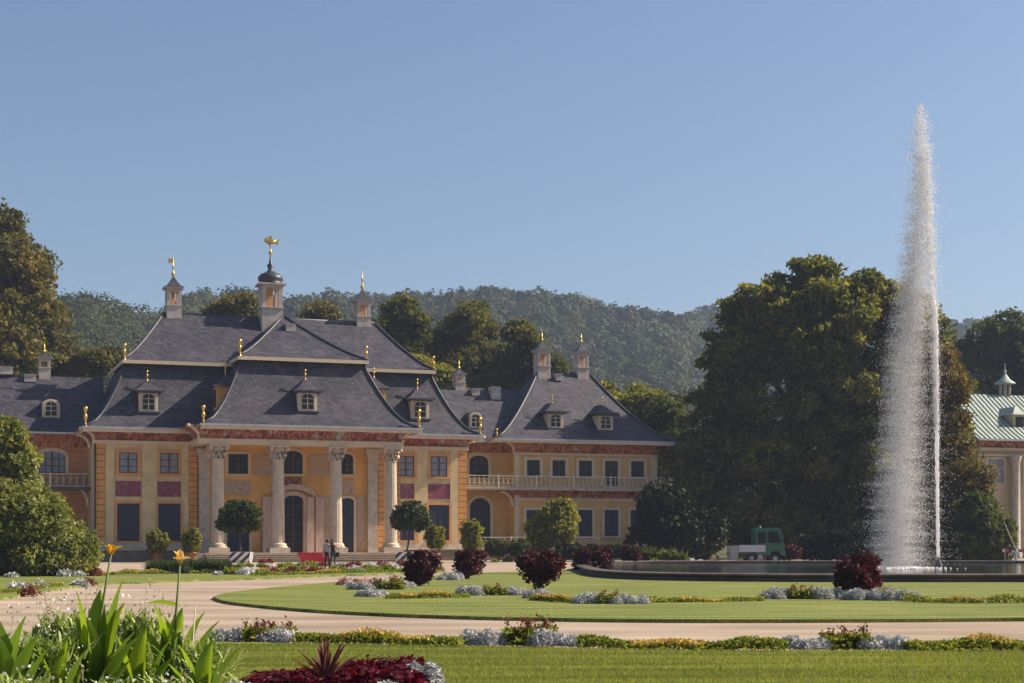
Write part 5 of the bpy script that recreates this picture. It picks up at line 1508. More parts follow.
# ------------------------------------------------------------------ flower beds
M['silver'] = leaf_mat('silver_leaves', (0.28, 0.285, 0.28), (0.48, 0.475, 0.47), (0.68, 0.665, 0.64), scale=3, trans=0.15, tcol=(1, 1, 0.95))
M['edging'] = leaf_mat('edging_leaves', (0.09, 0.12, 0.018), (0.19, 0.22, 0.03), (0.33, 0.33, 0.055), scale=2.0, trans=0.35)
M['yellowfl'] = leaf_mat('yellow_flowers', (0.45, 0.26, 0.06), (0.62, 0.42, 0.10), (0.72, 0.58, 0.22), scale=3, trans=0.3, tcol=(1, 0.9, 0.6))
M['brownred'] = leaf_mat('brown_red_leaves', (0.09, 0.03, 0.018), (0.20, 0.08, 0.045), (0.34, 0.17, 0.09), scale=3, trans=0.3, tcol=(1.3, 0.8, 0.6))
M['whitefl'] = leaf_mat('white_flowers', (0.5, 0.48, 0.45), (0.7, 0.68, 0.66), (0.8, 0.78, 0.75), scale=3, trans=0.2, tcol=(1, 1, 1))
M['pinkfl'] = leaf_mat('pink_flowers', (0.34, 0.16, 0.15), (0.52, 0.30, 0.27), (0.62, 0.42, 0.34), scale=3, trans=0.25, tcol=(1, .8, .8))
M['redfl'] = leaf_mat('red_flowers', (0.16, 0.02, 0.018), (0.28, 0.045, 0.035), (0.36, 0.12, 0.07), scale=3, trans=0.25, tcol=(1, .6, .5))
M['agap'] = leaf_mat('strap_leaves', (0.025, 0.04, 0.018), (0.06, 0.085, 0.04), (0.13, 0.15, 0.075), scale=2, trans=0.3)

def mound(name, w_, d_, h, m, n, leaf, aspect=2.4, up=0.3, parent=None):
    """low domed plant cushion as leaves on and in an ellipsoid"""
    dd = unit(rng.normal(size=(n, 3))); dd[:, 2] = np.abs(dd[:, 2])
    rr = rng.uniform(0.55, 1.05, n)[:, None]
    P = dd * rr * np.array([w_ / 2, d_ / 2, h])
    P += rng.normal(size=P.shape) * leaf * 0.4
    P[:, 2] = np.abs(P[:, 2]) + 0.01
    V, Q = leaf_quads(P, leaf, dd, outw=0.2, aspect=aspect, up=up)
    return np_mesh(name, V, Q, m, parent)

LZ = 0.07
def silver_clump(px0, px1, by, ty, label):
    X, Y = G((px0 + px1) / 2, by); k = Y / F
    w_ = (px1 - px0) * k; h = max(0.16, (by - ty) * k)
    root = empty('silver_plant', (X, Y + 0.2, LZ), 0, label, 'silver plant', 'silver-leaved clumps in the borders')
    nsub = max(1, int(round(w_ / 0.17)))
    Ps = []; Ds = []
    for q in range(nsub):
        n = 800
        dd = unit(rng.normal(size=(n, 3))); dd[:, 2] = np.abs(dd[:, 2])
        P = dd * rng.uniform(0.5, 1.05, n)[:, None] * np.array([0.21, 0.24, h * rnd.uniform(0.7, 1.1)])
        P[:, 0] += (-w_ / 2 + w_ * (q + 0.5) / nsub) + rnd.uniform(-.04, .04); P[:, 1] += rnd.uniform(-0.16, 0.16)
        Ps.append(P); Ds.append(dd)
    P = np.concatenate(Ps); D = np.concatenate(Ds)
    V, Q = leaf_quads(P, 0.026, D, outw=0.4, aspect=2.8, up=0.3)
    np_mesh('leaves', V, Q, M['silver'], root)
    return root
def brown_clump(px0, px1, by, ty, label):
    X, Y = G((px0 + px1) / 2, by); k = Y / F
    w_ = (px1 - px0) * k; h = (by - ty) * k
    root = empty('bronze_plant', (X, Y + 0.22, LZ), 0, label, 'bronze plant', 'bronze-leaved plants in the borders')
    st_ = MB(); tips = []
    for q in range(max(6, int(w_ * 26))):
        x = rnd.uniform(-w_ / 2, w_ / 2); y = rnd.uniform(-.15, .15); z = h * rnd.uniform(0.45, 1.0)
        x2 = x + rnd.uniform(-.06, .06); st_.tube([(x, y, 0), (x2, y, z)], [0.005, 0.003], 4); tips.append((x2, y, z))
    st_.build('stems', M['edging'], root)
    T = np.array(tips); P = np.repeat(T, 20, 0) + rng.normal(size=(len(T) * 20, 3)) * np.array([0.03, 0.03, 0.04])
    P[:, 2] = np.abs(P[:, 2] - 0.02)
    V, Q = leaf_quads(P, 0.032, None, aspect=1.6); np_mesh('flower_heads', V, Q, M['brownred'], root)
    n = int(w_ * 700); P = np.stack([rng.uniform(-w_ / 2, w_ / 2, n), rng.normal(0, 0.1, n), rng.uniform(0.0, h * 0.6, n)], 1)
    V, Q = leaf_quads(P, 0.06, None, aspect=2.5, up=0.1); np_mesh('leaves', V, Q, M['edging'], root)
    return root
near_s = [(213, 241, 645.5, 634, 'at the left end of the border by the near lawn'), (257, 294, 646.5, 635, 'right of the first bronze plants in the near border'),
          (463, 504, 650, 635, 'left of the tall bronze plants at the middle of the near border'), (534, 577, 650.5, 635.5, 'right of the tall bronze plants at the middle of the near border'),
          (788, 826, 654, 640, 'left of the bronze plants at the right of the near border'), (865, 906, 654, 640.5, 'right of the bronze plants at the right of the near border')]
isl_s = [(460, 481, 598, 588, 'left of the low bronze cushion before the middle red shrub'), (505, 526, 598, 590, 'between the low bronze cushion and the middle red shrub'), (527, 550, 601, 591, 'at the foot of the middle red shrub'),
         (576, 598, 607, 596, 'left of the bronze plants in front of the basin end'), (614, 645, 607, 597, 'right of the bronze plants in front of the basin end'),
         (765, 790, 602, 590, 'at the left end of the row before the near-jet red shrub'), (813, 842, 602, 590, 'just left of the red shrub near the jet'), (846, 880, 603, 591, 'at the foot of the red shrub near the jet'), (886, 918, 603.5, 590, 'right of the red shrub near the jet'),
         (358, 384, 599.5, 591, 'low one at the left tip of the island bed'), (350, 372, 592, 584, 'behind the left tip of the island bed'), (395, 412, 590, 582, 'left of the red shrub by the striped tub'), (440, 462, 582, 574, 'between the two red shrubs left of centre')]
for a, b_, by, ty, lab in near_s + isl_s: silver_clump(a, b_, by, ty, 'silver-leaved clump ' + lab)
for a, b_, by, ty, lab in ((242, 264, 646, 625, 'at the left of the near border'), (266, 292, 643, 628, 'sparse, behind the second silver clump of the near border'), (503, 536, 650, 623, 'between the middle silver clumps of the near border'), (537, 556, 648, 621, 'beside the tall ones at the middle of the near border'),
                           (824, 846, 654, 633, 'left of two on the right of the near border'), (848, 872, 654, 631, 'right of two on the right of the near border'),
                           (482, 506, 598, 587, 'low, in the row left of the middle red shrub'), (597, 618, 607, 594, 'in front of the basin end'), (789, 814, 602, 588, 'left of the red shrub near the jet'), (876, 892, 603, 588, 'right of the red shrub near the jet'),
                           (372, 404, 592, 580, 'on the island bed before the steps'), (390, 402, 590, 578, 'left of the red shrub by the striped tub')):
    brown_clump(a, b_, by, ty, 'bronze-leaved plants ' + lab)

def edging(name, px, h_px, label, yellow, dens=700, wd=0.32, gaps=()):
    """a low band of yellow-green edging plants along picture-measured ground points"""
    pts = smooth([G(*p) for p in px], 6)
    Ps = []; 
    seg = [(pts[i], pts[i + 1]) for i in range(len(pts) - 1)]
    L = [math.dist(a, b) for a, b in seg]
    n = int(sum(L) * dens)
    idx = rng.choice(len(seg), n, p=np.array(L) / sum(L)); t = rng.uniform(0, 1, n)
    S = np.array(seg)
    P2 = S[idx, 0] + (S[idx, 1] - S[idx, 0]) * t[:, None]
    pxx = 512 + P2[:, 0] / P2[:, 1] * F
    kg = np.ones(n, bool)
    for a, b_ in gaps: kg &= ~((pxx > a) & (pxx < b_))
    P2 = P2[kg]; n = len(P2)
    kY = np.mean([p[1] for p in pts]) / F
    h = h_px * kY
    ph = P2[:, 0] * 2.1
    hh = h * (0.72 + 0.2 * np.sin(ph) + 0.14 * np.sin(ph * 2.7 + 1))
    off = rng.normal(0, wd * 0.42, n)
    z = np.abs(rng.uniform(0.1, 1.0, n)) * hh * np.sqrt(np.maximum(0.05, 1 - (off / wd) ** 2))
    P = np.stack([P2[:, 0], P2[:, 1] + off + wd * 0.5, LZ + z], 1)
    V, Q = leaf_quads(P, 0.036 * (1 + kY * 14), None, aspect=1.8, up=0.4)
    o = np_mesh(name, V, Q, M['edging']); tag(o, label, None, None, 'stuff')
    for (a, b_, c) in yellow:
        xs0, xs1 = a, b_
        n2 = int(n * 0.5)
        px_ = 512 + P2[:, 0] / P2[:, 1] * F
        kx = (px_ > a) & (px_ < b_) & (rng.uniform(0, 1, n) < c)
        if kx.sum() < 5: continue
        Pq = np.stack([P2[kx, 0], P2[kx, 1] + off[kx] + wd * 0.4, LZ + hh[kx] * rng.uniform(0.7, 1.2, kx.sum())], 1)
        V, Q = leaf_quads(Pq, 0.034 * (1 + kY * 12), None, aspect=1.1, up=0.3)
        tag(np_mesh('yellow_bedding_flowers', V, Q, M['yellowfl']), 'yellow flowers over ' + label, None, None, 'stuff')
edging('edging_plants', [(210, 645), (300, 647.5), (420, 650), (520, 651.5), (650, 654), (780, 655.5), (900, 655.5), (1060, 655)], 13, 'yellow-green edging band along the near lawn border', [(340, 430, 0.3), (630, 705, 0.4), (970, 1010, 0.35)], dens=1100, gaps=((214, 294), (463, 578), (788, 907)))
edging('edging_plants', [(385, 601.5), (420, 601), (470, 600)], 6, 'low green and yellow edging at the left of the island row', [(400, 450, 0.6)], 420)
edging('edging_plants', [(530, 603), (560, 605), (580, 606)], 7, 'bright edging before the middle red shrub', [(535, 570, 0.5)], 420)
edging('edging_plants', [(640, 606), (700, 605), (765, 604)], 6, 'edging band before the basin', [(680, 725, 0.7)], 420)
edging('edging_plants', [(905, 605), (960, 606), (1060, 606)], 9, 'edging band right of the red shrub near the jet', [(950, 985, 0.6)], 420)
edging('edging_plants', [(0, 596), (30, 592), (60, 588)], 5, 'edging band on the far lawn at the left', [(50, 70, 0.8)], 300)
edging('edging_plants', [(60, 578), (130, 576), (230, 574.5), (330, 573), (440, 571)], 5, 'edging band along the forecourt bed', [(100, 160, 0.3), (240, 330, 0.4)], 260, 0.5)
edging('edging_plants', [(250, 577.5), (330, 575), (440, 572.5)], 4, 'front edging of the forecourt bed', [(300, 340, 0.5)], 260, 0.5)

# far bedding tufts before the palace
protos_t = {}
for key, mm, hgt, lf in (('white', 'whitefl', 0.30, 0.09), ('pink', 'pinkfl', 0.34, 0.09), ('red', 'redfl', 0.30, 0.09), ('silver', 'silver', 0.28, 0.10), ('bronze', 'brownred', 0.36, 0.10), ('green', 'edging', 0.32, 0.11)):
    o = mound('bedding_plant', 1.0, 0.8, hgt, M[mm], 260, lf)
    protos_t[key] = o; o['used'] = 0
del_keys = []
labels_t = dict(white='white-flowered tuft in the bed before the palace steps', pink='pink-flowered tuft in the bed before the palace steps', red='red-flowered tuft in the bed before the palace steps',
                silver='silver tuft in the bed before the palace steps', bronze='bronze-leaved tuft in the bed before the palace steps', green='green leafy tuft in the bed before the palace steps')
used = set()
spots = []
for row, (xa, xb, ya, yb, n) in enumerate(((225, 445, 568.5, 564.5, 22), (140, 440, 573.5, 568, 30), (215, 440, 576.5, 571.5, 24))):
    for q in range(n):
        px = xa + (xb - xa) * (q + 0.5) / n + rnd.uniform(-2.5, 2.5)
        if 322 < px < 342 and row == 1: continue
        spots.append((px, ya + (yb - ya) * (px - xa) / (xb - xa) + rnd.uniform(-.4, .4), rnd.choice(['white', 'silver', 'silver', 'green', 'green', 'bronze', 'green', 'pink', 'bronze'])))
spots += [(30, 600.5 - 4, 'bronze'), (12, 579, 'silver'), (65, 578, 'silver'), (78, 578, 'silver'), (18, 593, 'silver'), (38, 590, 'silver'), (27, 591, 'bronze'), (95, 577.5, 'bronze'), (88, 586, 'bronze'), (80, 587, 'silver'),
          (360, 589, 'pink'), (352, 588, 'white'), (365, 586, 'pink'), (345, 587, 'pink'), (380, 586, 'white'), (700, 563.5, 'white'), (668, 563.5, 'silver'), (690, 563, 'white'), (612, 565, 'white'), (655, 565, 'green'), (640, 566, 'green'),
          (715, 563, 'pink'), (762, 562.5, 'red'), (742, 562.5, 'green'), (508, 562, 'green'), (520, 562, 'silver'), (495, 562.5, 'green'), (482, 563, 'silver'), (535, 562, 'green'), (263, 563.6, 'red'), (270, 563.4, 'bronze')]
for px, py, key in spots:
    o = protos_t[key]
    if key in used: o = o.copy(); COL.objects.link(o)
    used.add(key)
    if 'used' in o: del o['used']
    X, Y = G(px, py)
    s = rnd.uniform(0.75, 1.2) * 0.72
    o.location = (X, Y, 0.05); o.rotation_euler = (0, 0, rnd.uniform(0, 6)); o.scale = (s, s, s * rnd.uniform(0.8, 1.2))
    kind_ = {'white': 'white-flowered', 'pink': 'pink-flowered', 'red': 'red-flowered', 'silver': 'silver', 'bronze': 'bronze-leaved', 'green': 'green leafy'}[key]
    if px < 130: place = 'on the far lawn ' + ('at the left edge' if px < 50 else 'beside the big shrub')
    elif 455 < px < 560: place = 'on the gravel before the loggia'
    elif px > 600: place = 'beyond the basin ' + ('before the tall grass' if px < 675 else 'in front of the green truck')
    elif py > 578: place = 'at the tip of the island bed'
    else:
        ln_ = (py - 568.5) / 5
        place = 'in the %s row before the palace, %s' % ('back' if py < 568.3 - (px - 225) * 0.012 else 'front' if py > 574.5 - (px - 215) * 0.02 else 'middle',
            'by the strap-leaved clumps' if px < 235 else 'by the left striped tub' if px < 275 else 'before the red carpet' if px < 330 else 'right of the couple' if px < 385 else 'by the right striped tub')
    tag(o, kind_ + ' tuft ' + place, 'bedding plant', key + ' bedding tufts')

# dark strap-leaved clump beds
def strap_clump(root_name, label, px0, px1, by, ty, m, n, lw=0.03, group=None):
    X, Y = G((px0 + px1) / 2, by); k = Y / F
    w_ = (px1 - px0) * k; h = (by - ty) * k
    b_n = n; x = rng.uniform(-w_ / 2, w_ / 2, n); y = rng.uniform(-0.5, 0.5, n)
    ang = rng.uniform(0, 2 * math.pi, n); L = rng.uniform(0.7, 1.1, n) * h; lean = rng.uniform(0.1, 0.6, n) * h
    dirx, diry = np.cos(ang), np.sin(ang)
    V = np.empty((n, 6, 3))
    for j, (t, wj) in enumerate(((0, 0.7), (0.55, 1.0), (1.0, 0.12))):
        cx = x + dirx * lean * t ** 2; cy_ = y + diry * lean * t ** 2; cz = L * (t - 0.12 * t * t)
        V[:, j * 2] = np.stack([cx - diry * lw * wj, cy_ + dirx * lw * wj, cz], 1)
        V[:, j * 2 + 1] = np.stack([cx + diry * lw * wj, cy_ - dirx * lw * wj, cz], 1)
    q = np.arange(n)[:, None] * 6
    Q = np.concatenate([q + np.array([[0, 1, 3, 2]]), q + np.array([[2, 3, 5, 4]])], 0)
    o = np_mesh(root_name, V.reshape(-1, 3), Q, m, None, (X, Y, 0.03))
    return tag(o, label, 'plant', group)
strap_clump('agapanthus', 'wide dark strap-leaved clump before the left pots', 148, 190, 575, 559, M['agap'], 900, 0.035, 'strap-leaved clumps left of the steps')
strap_clump('agapanthus', 'strap-leaved clump between the pots and the left striped tub', 186, 228, 574.5, 558, M['agap'], 900, 0.035, 'strap-leaved clumps left of the steps')

# ------------------------------------------------------------------ foreground planting
def bed_slab(name, pts, label): return slab(name, pts, -0.2, 0.10, M['soil'], label)
bed_slab('flower_bed', [(-8.0, 6.5), (-1.9, 6.5), (-2.2, 13.5), (-3.4, 15.0), (-8.5, 14.0)], 'soil of the bed at the lower left')

M['canna'] = leaf_mat('canna_leaves', (0.09, 0.14, 0.016), (0.17, 0.26, 0.026), (0.28, 0.37, 0.045), scale=2.2, trans=0.5, rough=0.4, spec=0.3)
M['cannafl'] = leaf_mat('canna_flower', (0.70, 0.38, 0.02), (0.80, 0.52, 0.03), (0.85, 0.62, 0.10), scale=6, trans=0.4, tcol=(1, .9, .5))
M['cannafl2'] = leaf_mat('canna_flower_pale', (0.75, 0.45, 0.10), (0.80, 0.56, 0.20), (0.85, 0.68, 0.36), scale=6, trans=0.4, tcol=(1, .9, .6))
M['stemg'] = mat('green_stem', (0.12, 0.15, 0.04), 0.6, 0.15, 8)
def blade(base, ang, L, W, tilt, curl, roll=0.0, nL=9):
    """broad pointed leaf: rows across the midrib, folded slightly along it"""
    vs = []; fs = []
    ca, sa = math.cos(ang), math.sin(ang)
    x = 0; z = 0; th = tilt
    for i in range(nL):
        t = i / (nL - 1)
        wv = W * (math.sin(math.pi * min(1, t ** 0.85 * 0.93 + 0.07)) ** 0.7) * (1 if i < nL - 1 else 0.02)
        nx, nz_ = -math.sin(th), math.cos(th)
        for j, s in enumerate((-1, -0.5, 0, 0.5, 1)):
            lift = abs(s) * wv * 0.28 + 0.02 * W * math.sin(t * 17 + s * 3)
            lx, lz = x + nx * lift * 1.0, z + nz_ * lift * 1.0
            off = s * wv * 0.5 * 0.96
            cr_, sr_ = math.cos(roll), math.sin(roll)
            vs.append((base[0] + ca * lx - sa * off * cr_, base[1] + sa * lx + ca * off * cr_, base[2] + lz + off * sr_))
        step = L / (nL - 1)
        x += math.cos(th) * step; z += math.sin(th) * step
        th -= curl / (nL - 1) * (0.4 + 1.2 * t)
    for i in range(nL - 1):
        for j in range(4): fs.append((i * 5 + j, i * 5 + j + 1, i * 5 + 6 + j, i * 5 + 5 + j))
    return vs, fs
def canna(label, px, Y, leaves, flower=None, fl_mat='cannafl', group='cannas in the foreground bed', h_stem=None):
    X = gx(px, Y); k = Y / F
    root = empty('canna', (X, Y, 0.1), 0, label, 'canna', group)
    top = max(gz(l[1], Y) - 0.1 for l in leaves)
    leaves = [(a, b, c, d * 1.3, e * 1.35, (f + (88 - f) * 0.5 if f > 20 else f), g * 0.7) for a, b, c, d, e, f, g in leaves]
    ft = (gz(flower[1], Y) - 0.1) if flower else top * 0.75
    fx = (gx(flower[0], Y) - X) if flower else 0.02
    sm = MB(); sm.tube([(0, 0, -0.02), (0.01, 0, ft * 0.4), (fx * 0.4, 0, ft * 0.72), (fx, 0, ft - 0.02)], [0.016, 0.013, 0.009, 0.006], 6); sm.build('stem', M['stemg'], root)
    for (lx, ly, ang, L, W, tilt, curl) in leaves:
        bz = gz(ly, Y) - 0.1 - L * math.sin(R(tilt)) * (0.95 - 0.25 * curl)
        vs, fs = blade((gx(lx, Y) - X, rnd.uniform(-.05, .05), max(0.1, bz)), R(ang), L, W, R(tilt) if tilt > 3 else tilt, curl)
        b = MB(); b.add(vs, fs, 0, True); o = b.build('leaf', M['canna'], root)
    if flower:
        f = MB()
        for q in range(5):
            vs, fs = blade((fx, 0, ft - 0.02), q * 1.256 + rnd.uniform(-.4, .4), 0.085 * flower[2] * rnd.uniform(0.7, 1.15), 0.055 * flower[2], R(rnd.choice([82, 70, 50, 30])), rnd.uniform(0.6, 1.8), 0, 6); f.add(vs, fs, 0, True)
        f.build('flower', M[fl_mat], root)
    return root
# leaf: (base px, tip py, azimuth, length, width, tilt deg, curl)
canna('tall canna with a yellow trumpet flower on a long stem', 92, 9.6, [
    (88, 598, 195, 0.42, 0.11, 84, .15), (97, 596, 80, 0.46, 0.12, 86, .1), (104, 589, 20, 0.50, 0.12, 80, .2), (108, 612, 40, 0.40, 0.13, 78, .4), (86, 618, 170, 0.42, 0.10, 80, .2),
    (95, 640, 350, 0.42, 0.12, 38, .3), (98, 640, 10, 0.40, 0.12, 55, .5), (84, 650, 200, 0.44, 0.11, 70, .3), (100, 665, 340, 0.36, 0.11, 48, .4), (92, 625, 270, 0.45, 0.13, 80, .3), (80, 665, 215, 0.3, 0.10, 60, .3)], (111, 551, 0.9))
canna('canna with a pale apricot flower among broad folded leaves', 172, 10.2, [
    (168, 612, 200, 0.40, 0.12, 82, .3), (176, 616, 60, 0.42, 0.13, 84, .3), (184, 622, 20, 0.38, 0.12, 76, .6), (163, 634, 170, 0.36, 0.12, 74, .5), (172, 628, 265, 0.42, 0.13, 82, .4),
    (190, 640, 345, 0.36, 0.12, 62, .8), (195, 630, 5, 0.3, 0.10, 70, .9), (160, 655, 195, 0.36, 0.12, 56, .5), (180, 655, 300, 0.34, 0.12, 60, .4), (202, 655, 10, 0.3, 0.11, 50, .5), (150, 668, 180, 0.26, 0.11, 50, .4), (178, 601, 185, 0.16, 0.06, 12, .5)], (180, 560, 0.95), 'cannafl2')
canna('broad-leaved canna without flowers at the left edge', 4, 9.0, [
    (-2, 620, 150, 0.44, 0.14, 84, .2), (6, 626, 30, 0.42, 0.13, 80, .3), (2, 640, 270, 0.42, 0.14, 82, .3), (14, 640, 350, 0.36, 0.12, 66, .5), (18, 655, 10, 0.34, 0.11, 58, .5), (-4, 660, 200, 0.3, 0.12, 60, .4)])
canna('young canna of upright leaves between the flowering ones', 136, 9.8, [
    (132, 642, 190, 0.34, 0.10, 78, .4), (138, 634, 60, 0.38, 0.11, 84, .3), (144, 648, 10, 0.34, 0.10, 66, .5), (128, 660, 200, 0.28, 0.10, 62, .5), (148, 662, 340, 0.28, 0.10, 52, .5)])

canna('short canna at the left between the edge canna and the tall one', 56, 9.3, [
    (52, 650, 190, 0.32, 0.10, 74, .4), (58, 644, 60, 0.34, 0.11, 82, .3), (64, 655, 10, 0.32, 0.10, 64, .5), (48, 664, 200, 0.28, 0.10, 60, .5)])
canna('low canna at the right end of the foreground bed', 200, 9.7, [
    (196, 652, 190, 0.30, 0.10, 74, .5), (204, 648, 60, 0.32, 0.11, 80, .4), (210, 656, 5, 0.30, 0.10, 60, .8), (192, 668, 200, 0.26, 0.10, 58, .5)])
# variegated wispy grasses
M['varieg'] = leaf_mat('variegated_blades', (0.12, 0.19, 0.035), (0.30, 0.38, 0.09), (0.66, 0.68, 0.36), scale=3, trans=0.35, tcol=(1.1, 1.1, 0.8))
M['seed'] = leaf_mat('seed_heads', (0.26, 0.20, 0.14), (0.5, 0.45, 0.34), (0.75, 0.70, 0.58), scale=4, trans=0.3, tcol=(1, 1, 0.9))
def wisp(label, px, Y, w_px, top_py, n, lw=0.005, tall=8):
    X = gx(px, Y); k = Y / F; H = gz(top_py, Y) - 0.1; w_ = w_px * k
    root = empty('variegated_grass', (X, Y, 0.1), 0, label, 'grass clump', 'variegated grasses in the foreground bed')
    m = n; x = rng.normal(0, w_ * 0.22, m); y = rng.normal(0, w_ * 0.2, m); z0 = rng.uniform(0.0, H * 0.85, m)
    a = rng.uniform(0, 2 * math.pi, m); L = rng.uniform(0.06, 0.26, m); out_ = rng.uniform(0.03, 0.16, m)
    V = np.empty((m, 6, 3)); dx, dy = np.cos(a), np.sin(a)
    for j, (t, wj) in enumerate(((0, 0.8), (0.5, 1.0), (1.0, 0.15))):
        cx = x + dx * out_ * t; cy_ = y + dy * out_ * t; cz = z0 + L * (t - 0.55 * t * t)
        V[:, j * 2] = np.stack([cx - dy * lw * wj, cy_ + dx * lw * wj, cz], 1); V[:, j * 2 + 1] = np.stack([cx + dy * lw * wj, cy_ - dx * lw * wj, cz], 1)
    q = np.arange(m)[:, None] * 6
    np_mesh('blades', V.reshape(-1, 3), np.concatenate([q + np.array([[0, 1, 3, 2]]), q + np.array([[2, 3, 5, 4]])], 0), M['varieg'], root)
    P = []; b = MB()
    for q in range(tall):
        xx = rnd.uniform(-.4, .4) * w_; hh = H * rnd.uniform(0.9, 1.15); x2 = xx + rnd.uniform(-.16, .16)
        b.tube([(xx, 0, H * 0.2), (xx * 0.6 + x2 * 0.4 - 0.02, 0, H * 0.6), (x2, 0.02, hh)], [0.003, 0.002, 0.0012], 4)
        for j in range(26): P.append((x2 + rnd.gauss(0, 0.035), rnd.gauss(0, 0.03), hh - rnd.uniform(-0.02, 0.2)))
    fk = np.stack([rng.normal(0, w_ * 0.24, 200), rng.normal(0, w_ * 0.2, 200), rng.uniform(0.15 * H, H, 200)], 1)
    V, Q = leaf_quads(fk, 0.016, None, aspect=1.4); np_mesh('flowers', V, Q, M['whitefl'], root)
    if tall:
        b.build('stalks', M['stemg'], root); V, Q = leaf_quads(np.array(P), 0.012, None, aspect=1.8); np_mesh('seed_heads', V, Q, M['seed'], root)
    return root
for lab, px, Y, w_, ty, n, t in (('pale wispy grass right of the left-edge canna', 36, 9.4, 70, 622, 1700, 9), ('airy variegated grass left of the tall canna', 66, 9.9, 60, 598, 1500, 14), ('tall wispy grass between the two flowering cannas', 132, 10.4, 70, 596, 1900, 16),
                                 ('yellow-striped grass arching right of the apricot canna', 200, 10.0, 56, 632, 1200, 3), ('low pale grass at the foot of the tall canna', 112, 9.2, 50, 676, 1300, 3), ('low dense grass in the lower left corner', 22, 8.8, 60, 668, 1200, 2), ('low grass below the apricot canna', 165, 9.3, 60, 674, 1200, 2)):
    wisp(lab, px, Y, w_ * 1.1, ty - 2, int(n * 1.5), lw=0.0075, tall=t // 2)
# two thin dark stalks
b = MB(); b.tube([(0, 0, 0.1), (0.03, 0, 0.9), (0.06, 0, 1.27)], [0.006, 0.008, 0.003], 5)
tag(b.build('seed_stalk', M['pole'], None, (gx(186, 10.1), 10.1, 0)), 'bare brown seed stalk right of the apricot canna stem', 'plant stalk')

# red coleus bed, cordyline and silver edging at the bottom
CY = 17.0
bed_slab('coleus_bed', [(gx(225, CY), CY - 2.2), (gx(450, CY), CY - 2.2), (gx(442, CY), CY + 0.9), (gx(240, CY), CY + 0.7)], 'soil of the dark red bed')
M['coleus'] = leaf_mat('coleus_leaves', (0.035, 0.004, 0.010), (0.11, 0.008, 0.022), (0.23, 0.022, 0.045), scale=4, trans=0.35, tcol=(1.7, 0.5, 0.6), rough=0.55, spec=0.15)
cproto = []
for q in range(3):
    o = mound('coleus', 0.46, 0.46, 0.42, M['coleus'], 520, 0.055, aspect=1.7, up=0.4); cproto.append(o)
ci = 0
for row, (Yr, dz) in enumerate(((CY + 0.45, 1.0), (CY + 0.1, 1.0), (CY - 0.3, 0.95), (CY - 0.75, 0.9))):
    for q in range(9):
        px = 258 + q * 18.5 + (row % 2) * 8
        prof_h = float(np.interp(px, [250, 300, 330, 365, 400, 425], [0.38, 0.44, 0.52, 0.66, 0.74, 0.66]))
        o = cproto[ci] if ci < 3 else cproto[ci % 3].copy()
        if ci >= 3: COL.objects.link(o)
        o.location = (gx(px, CY), Yr + rnd.uniform(-.05, .05), 0.1); s = prof_h * dz * rnd.uniform(0.92, 1.08)
        o.scale = (1.0, 1.0, s); o.rotation_euler = (0, 0, rnd.uniform(0, 6))
        tag(o, 'dark crimson coleus, %s row of its bed, %s' % (('back', 'second', 'third', 'front')[row], 'at the left end' if q < 2 else 'left of the cordyline' if q < 4 else 'right of the cordyline' if q < 7 else 'next to the silver plants'), 'coleus', 'crimson coleus massed in the near bed'); ci += 1
M['cordy'] = leaf_mat('cordyline_leaves', (0.09, 0.03, 0.03), (0.20, 0.08, 0.06), (0.36, 0.22, 0.14), scale=4, trans=0.25, tcol=(1.2, 0.8, 0.7), rough=0.55, spec=0.15)
cr_ = MB()
for q in range(34):
    vs, fs = blade((rnd.uniform(-.02, .02), rnd.uniform(-.02, .02), 0.12), rnd.uniform(0, 6.28), rnd.uniform(0.34, 0.52), 0.055, R(rnd.choice([84, 80, 74, 66, 58, 48, 40])), rnd.uniform(0.05, 0.5), 0, 7); cr_.add(vs, fs, 0, True)
tag(cr_.build('cordyline', M['cordy'], None, (gx(326, CY - 0.6), CY - 0.6, 0.1)), 'spiky bronze cordyline rising from the crimson bed', 'cordyline')
for a, b_, lab in ((404, 424, 'tall one at the right end of the crimson coleus bed'), (422, 440, 'at the outer right corner of the crimson bed'), (236, 262, 'low one at the left end of the crimson bed'), (380, 405, 'low one before the crimson coleus')):
    X = gx((a + b_) / 2, CY - 0.3); w_ = (b_ - a) * CY / F
    root = empty('silver_plant', (X, CY - (0.3 if a > 400 else 1.05), 0.1), 0, 'silver-leaved plant, ' + lab, 'silver plant', 'silver-leaved clumps in the borders')
    mound('leaves', w_ * 1.35, 0.36, 0.29 if a > 400 else 0.16, M['silver'], 2200, 0.024, 3.0, 0.4, root)

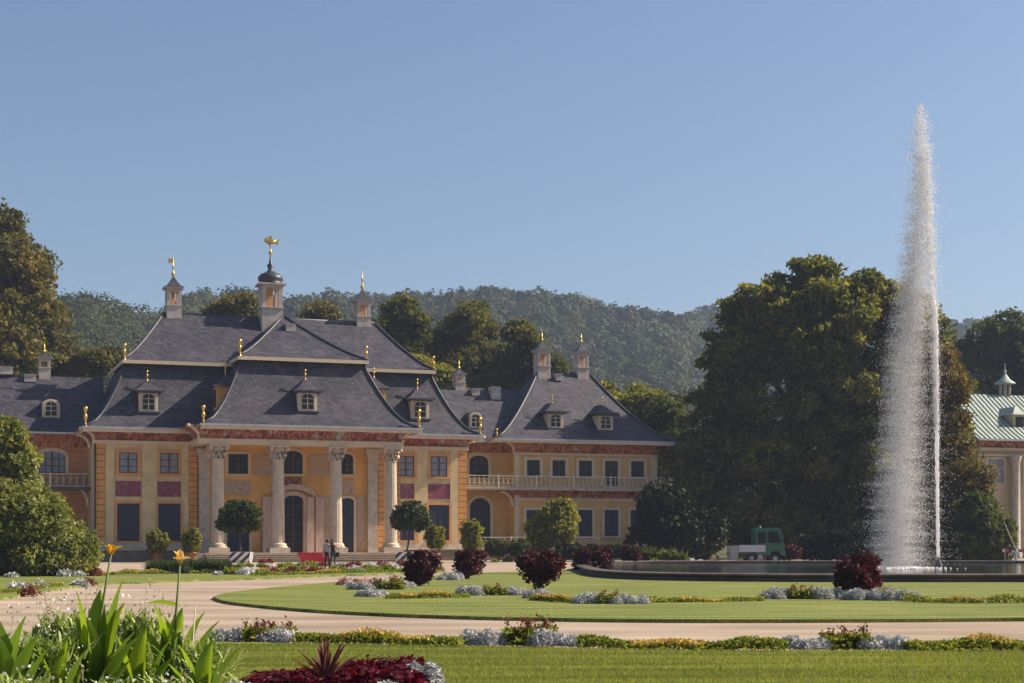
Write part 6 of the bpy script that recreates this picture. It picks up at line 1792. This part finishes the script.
# grass blades on the lawns
def blades(n, xf, yf, h0, h1, lw, zb):
    x, y = xf(n), yf(n)
    if np.isscalar(zb): zb = np.full(len(x), zb)
    n = len(x)
    a = rng.uniform(0, 2 * math.pi, n); L = rng.uniform(h0, h1, n); le = rng.uniform(0.2, 0.9, n) * L
    dx, dy = np.cos(a), np.sin(a)
    V = np.empty((n, 3, 3))
    V[:, 0] = np.stack([x - dy * lw, y + dx * lw, zb], 1); V[:, 1] = np.stack([x + dy * lw, y - dx * lw, zb], 1); V[:, 2] = np.stack([x + dx * le, y + dy * le, zb + L], 1)
    return V.reshape(-1, 3), np.arange(n * 3).reshape(n, 3)
M['blade'] = leaf_mat('lawn_blades', (0.085, 0.115, 0.028), (0.19, 0.22, 0.055), (0.38, 0.37, 0.13), scale=1.3, trans=0.4, spec=0.05, stretch=(0.12, 1.6, 1))
Y0, Y1 = 17.5, 25.2
ny = 190000
yy = Y0 + (Y1 - Y0) * rng.uniform(0, 1, ny); xx = rng.uniform(-0.19, 0.33, ny) * yy
hx_ = np.array([p[0] for p in HS]); hy_ = np.array([p[1] for p in HS])
kq = (yy < np.interp(xx, hx_, hy_) - 0.02) & (xx > HS[0][0] + 0.05) & ~((xx > gx(225, CY)) & (xx < gx(450, CY)) & (yy < CY + 0.8))
xx, yy = xx[kq], yy[kq]
V, Q = blades(len(xx), lambda n: xx, lambda n: yy, 0.02, 0.05, 0.004, 0.058)
tag(np_mesh('grass', V, Q, M['blade']), 'short grass of the near lawn', None, None, 'stuff')

# ------------------------------------------------------------------ autumn air
def haze():
    m = bpy.data.materials.new('haze_air'); m.use_nodes = True
    t = m.node_tree; t.nodes.remove(t.nodes['Principled BSDF'])
    v = t.nodes.new('ShaderNodeVolumePrincipled')
    v.inputs['Color'].default_value = (0.62, 0.74, 1.0, 1)
    v.inputs['Density'].default_value = HAZE
    v.inputs['Anisotropy'].default_value = 0.1
    t.links.new(v.outputs['Volume'], t.nodes['Material Output'].inputs['Volume'])
    b = MB(); b.box(-920, 920, -140, 1100, -7, 140)
    o = b.build('haze', m); tag(o, 'thin bluish autumn haze', None, None, 'stuff')
HAZE = 0.00024
haze()
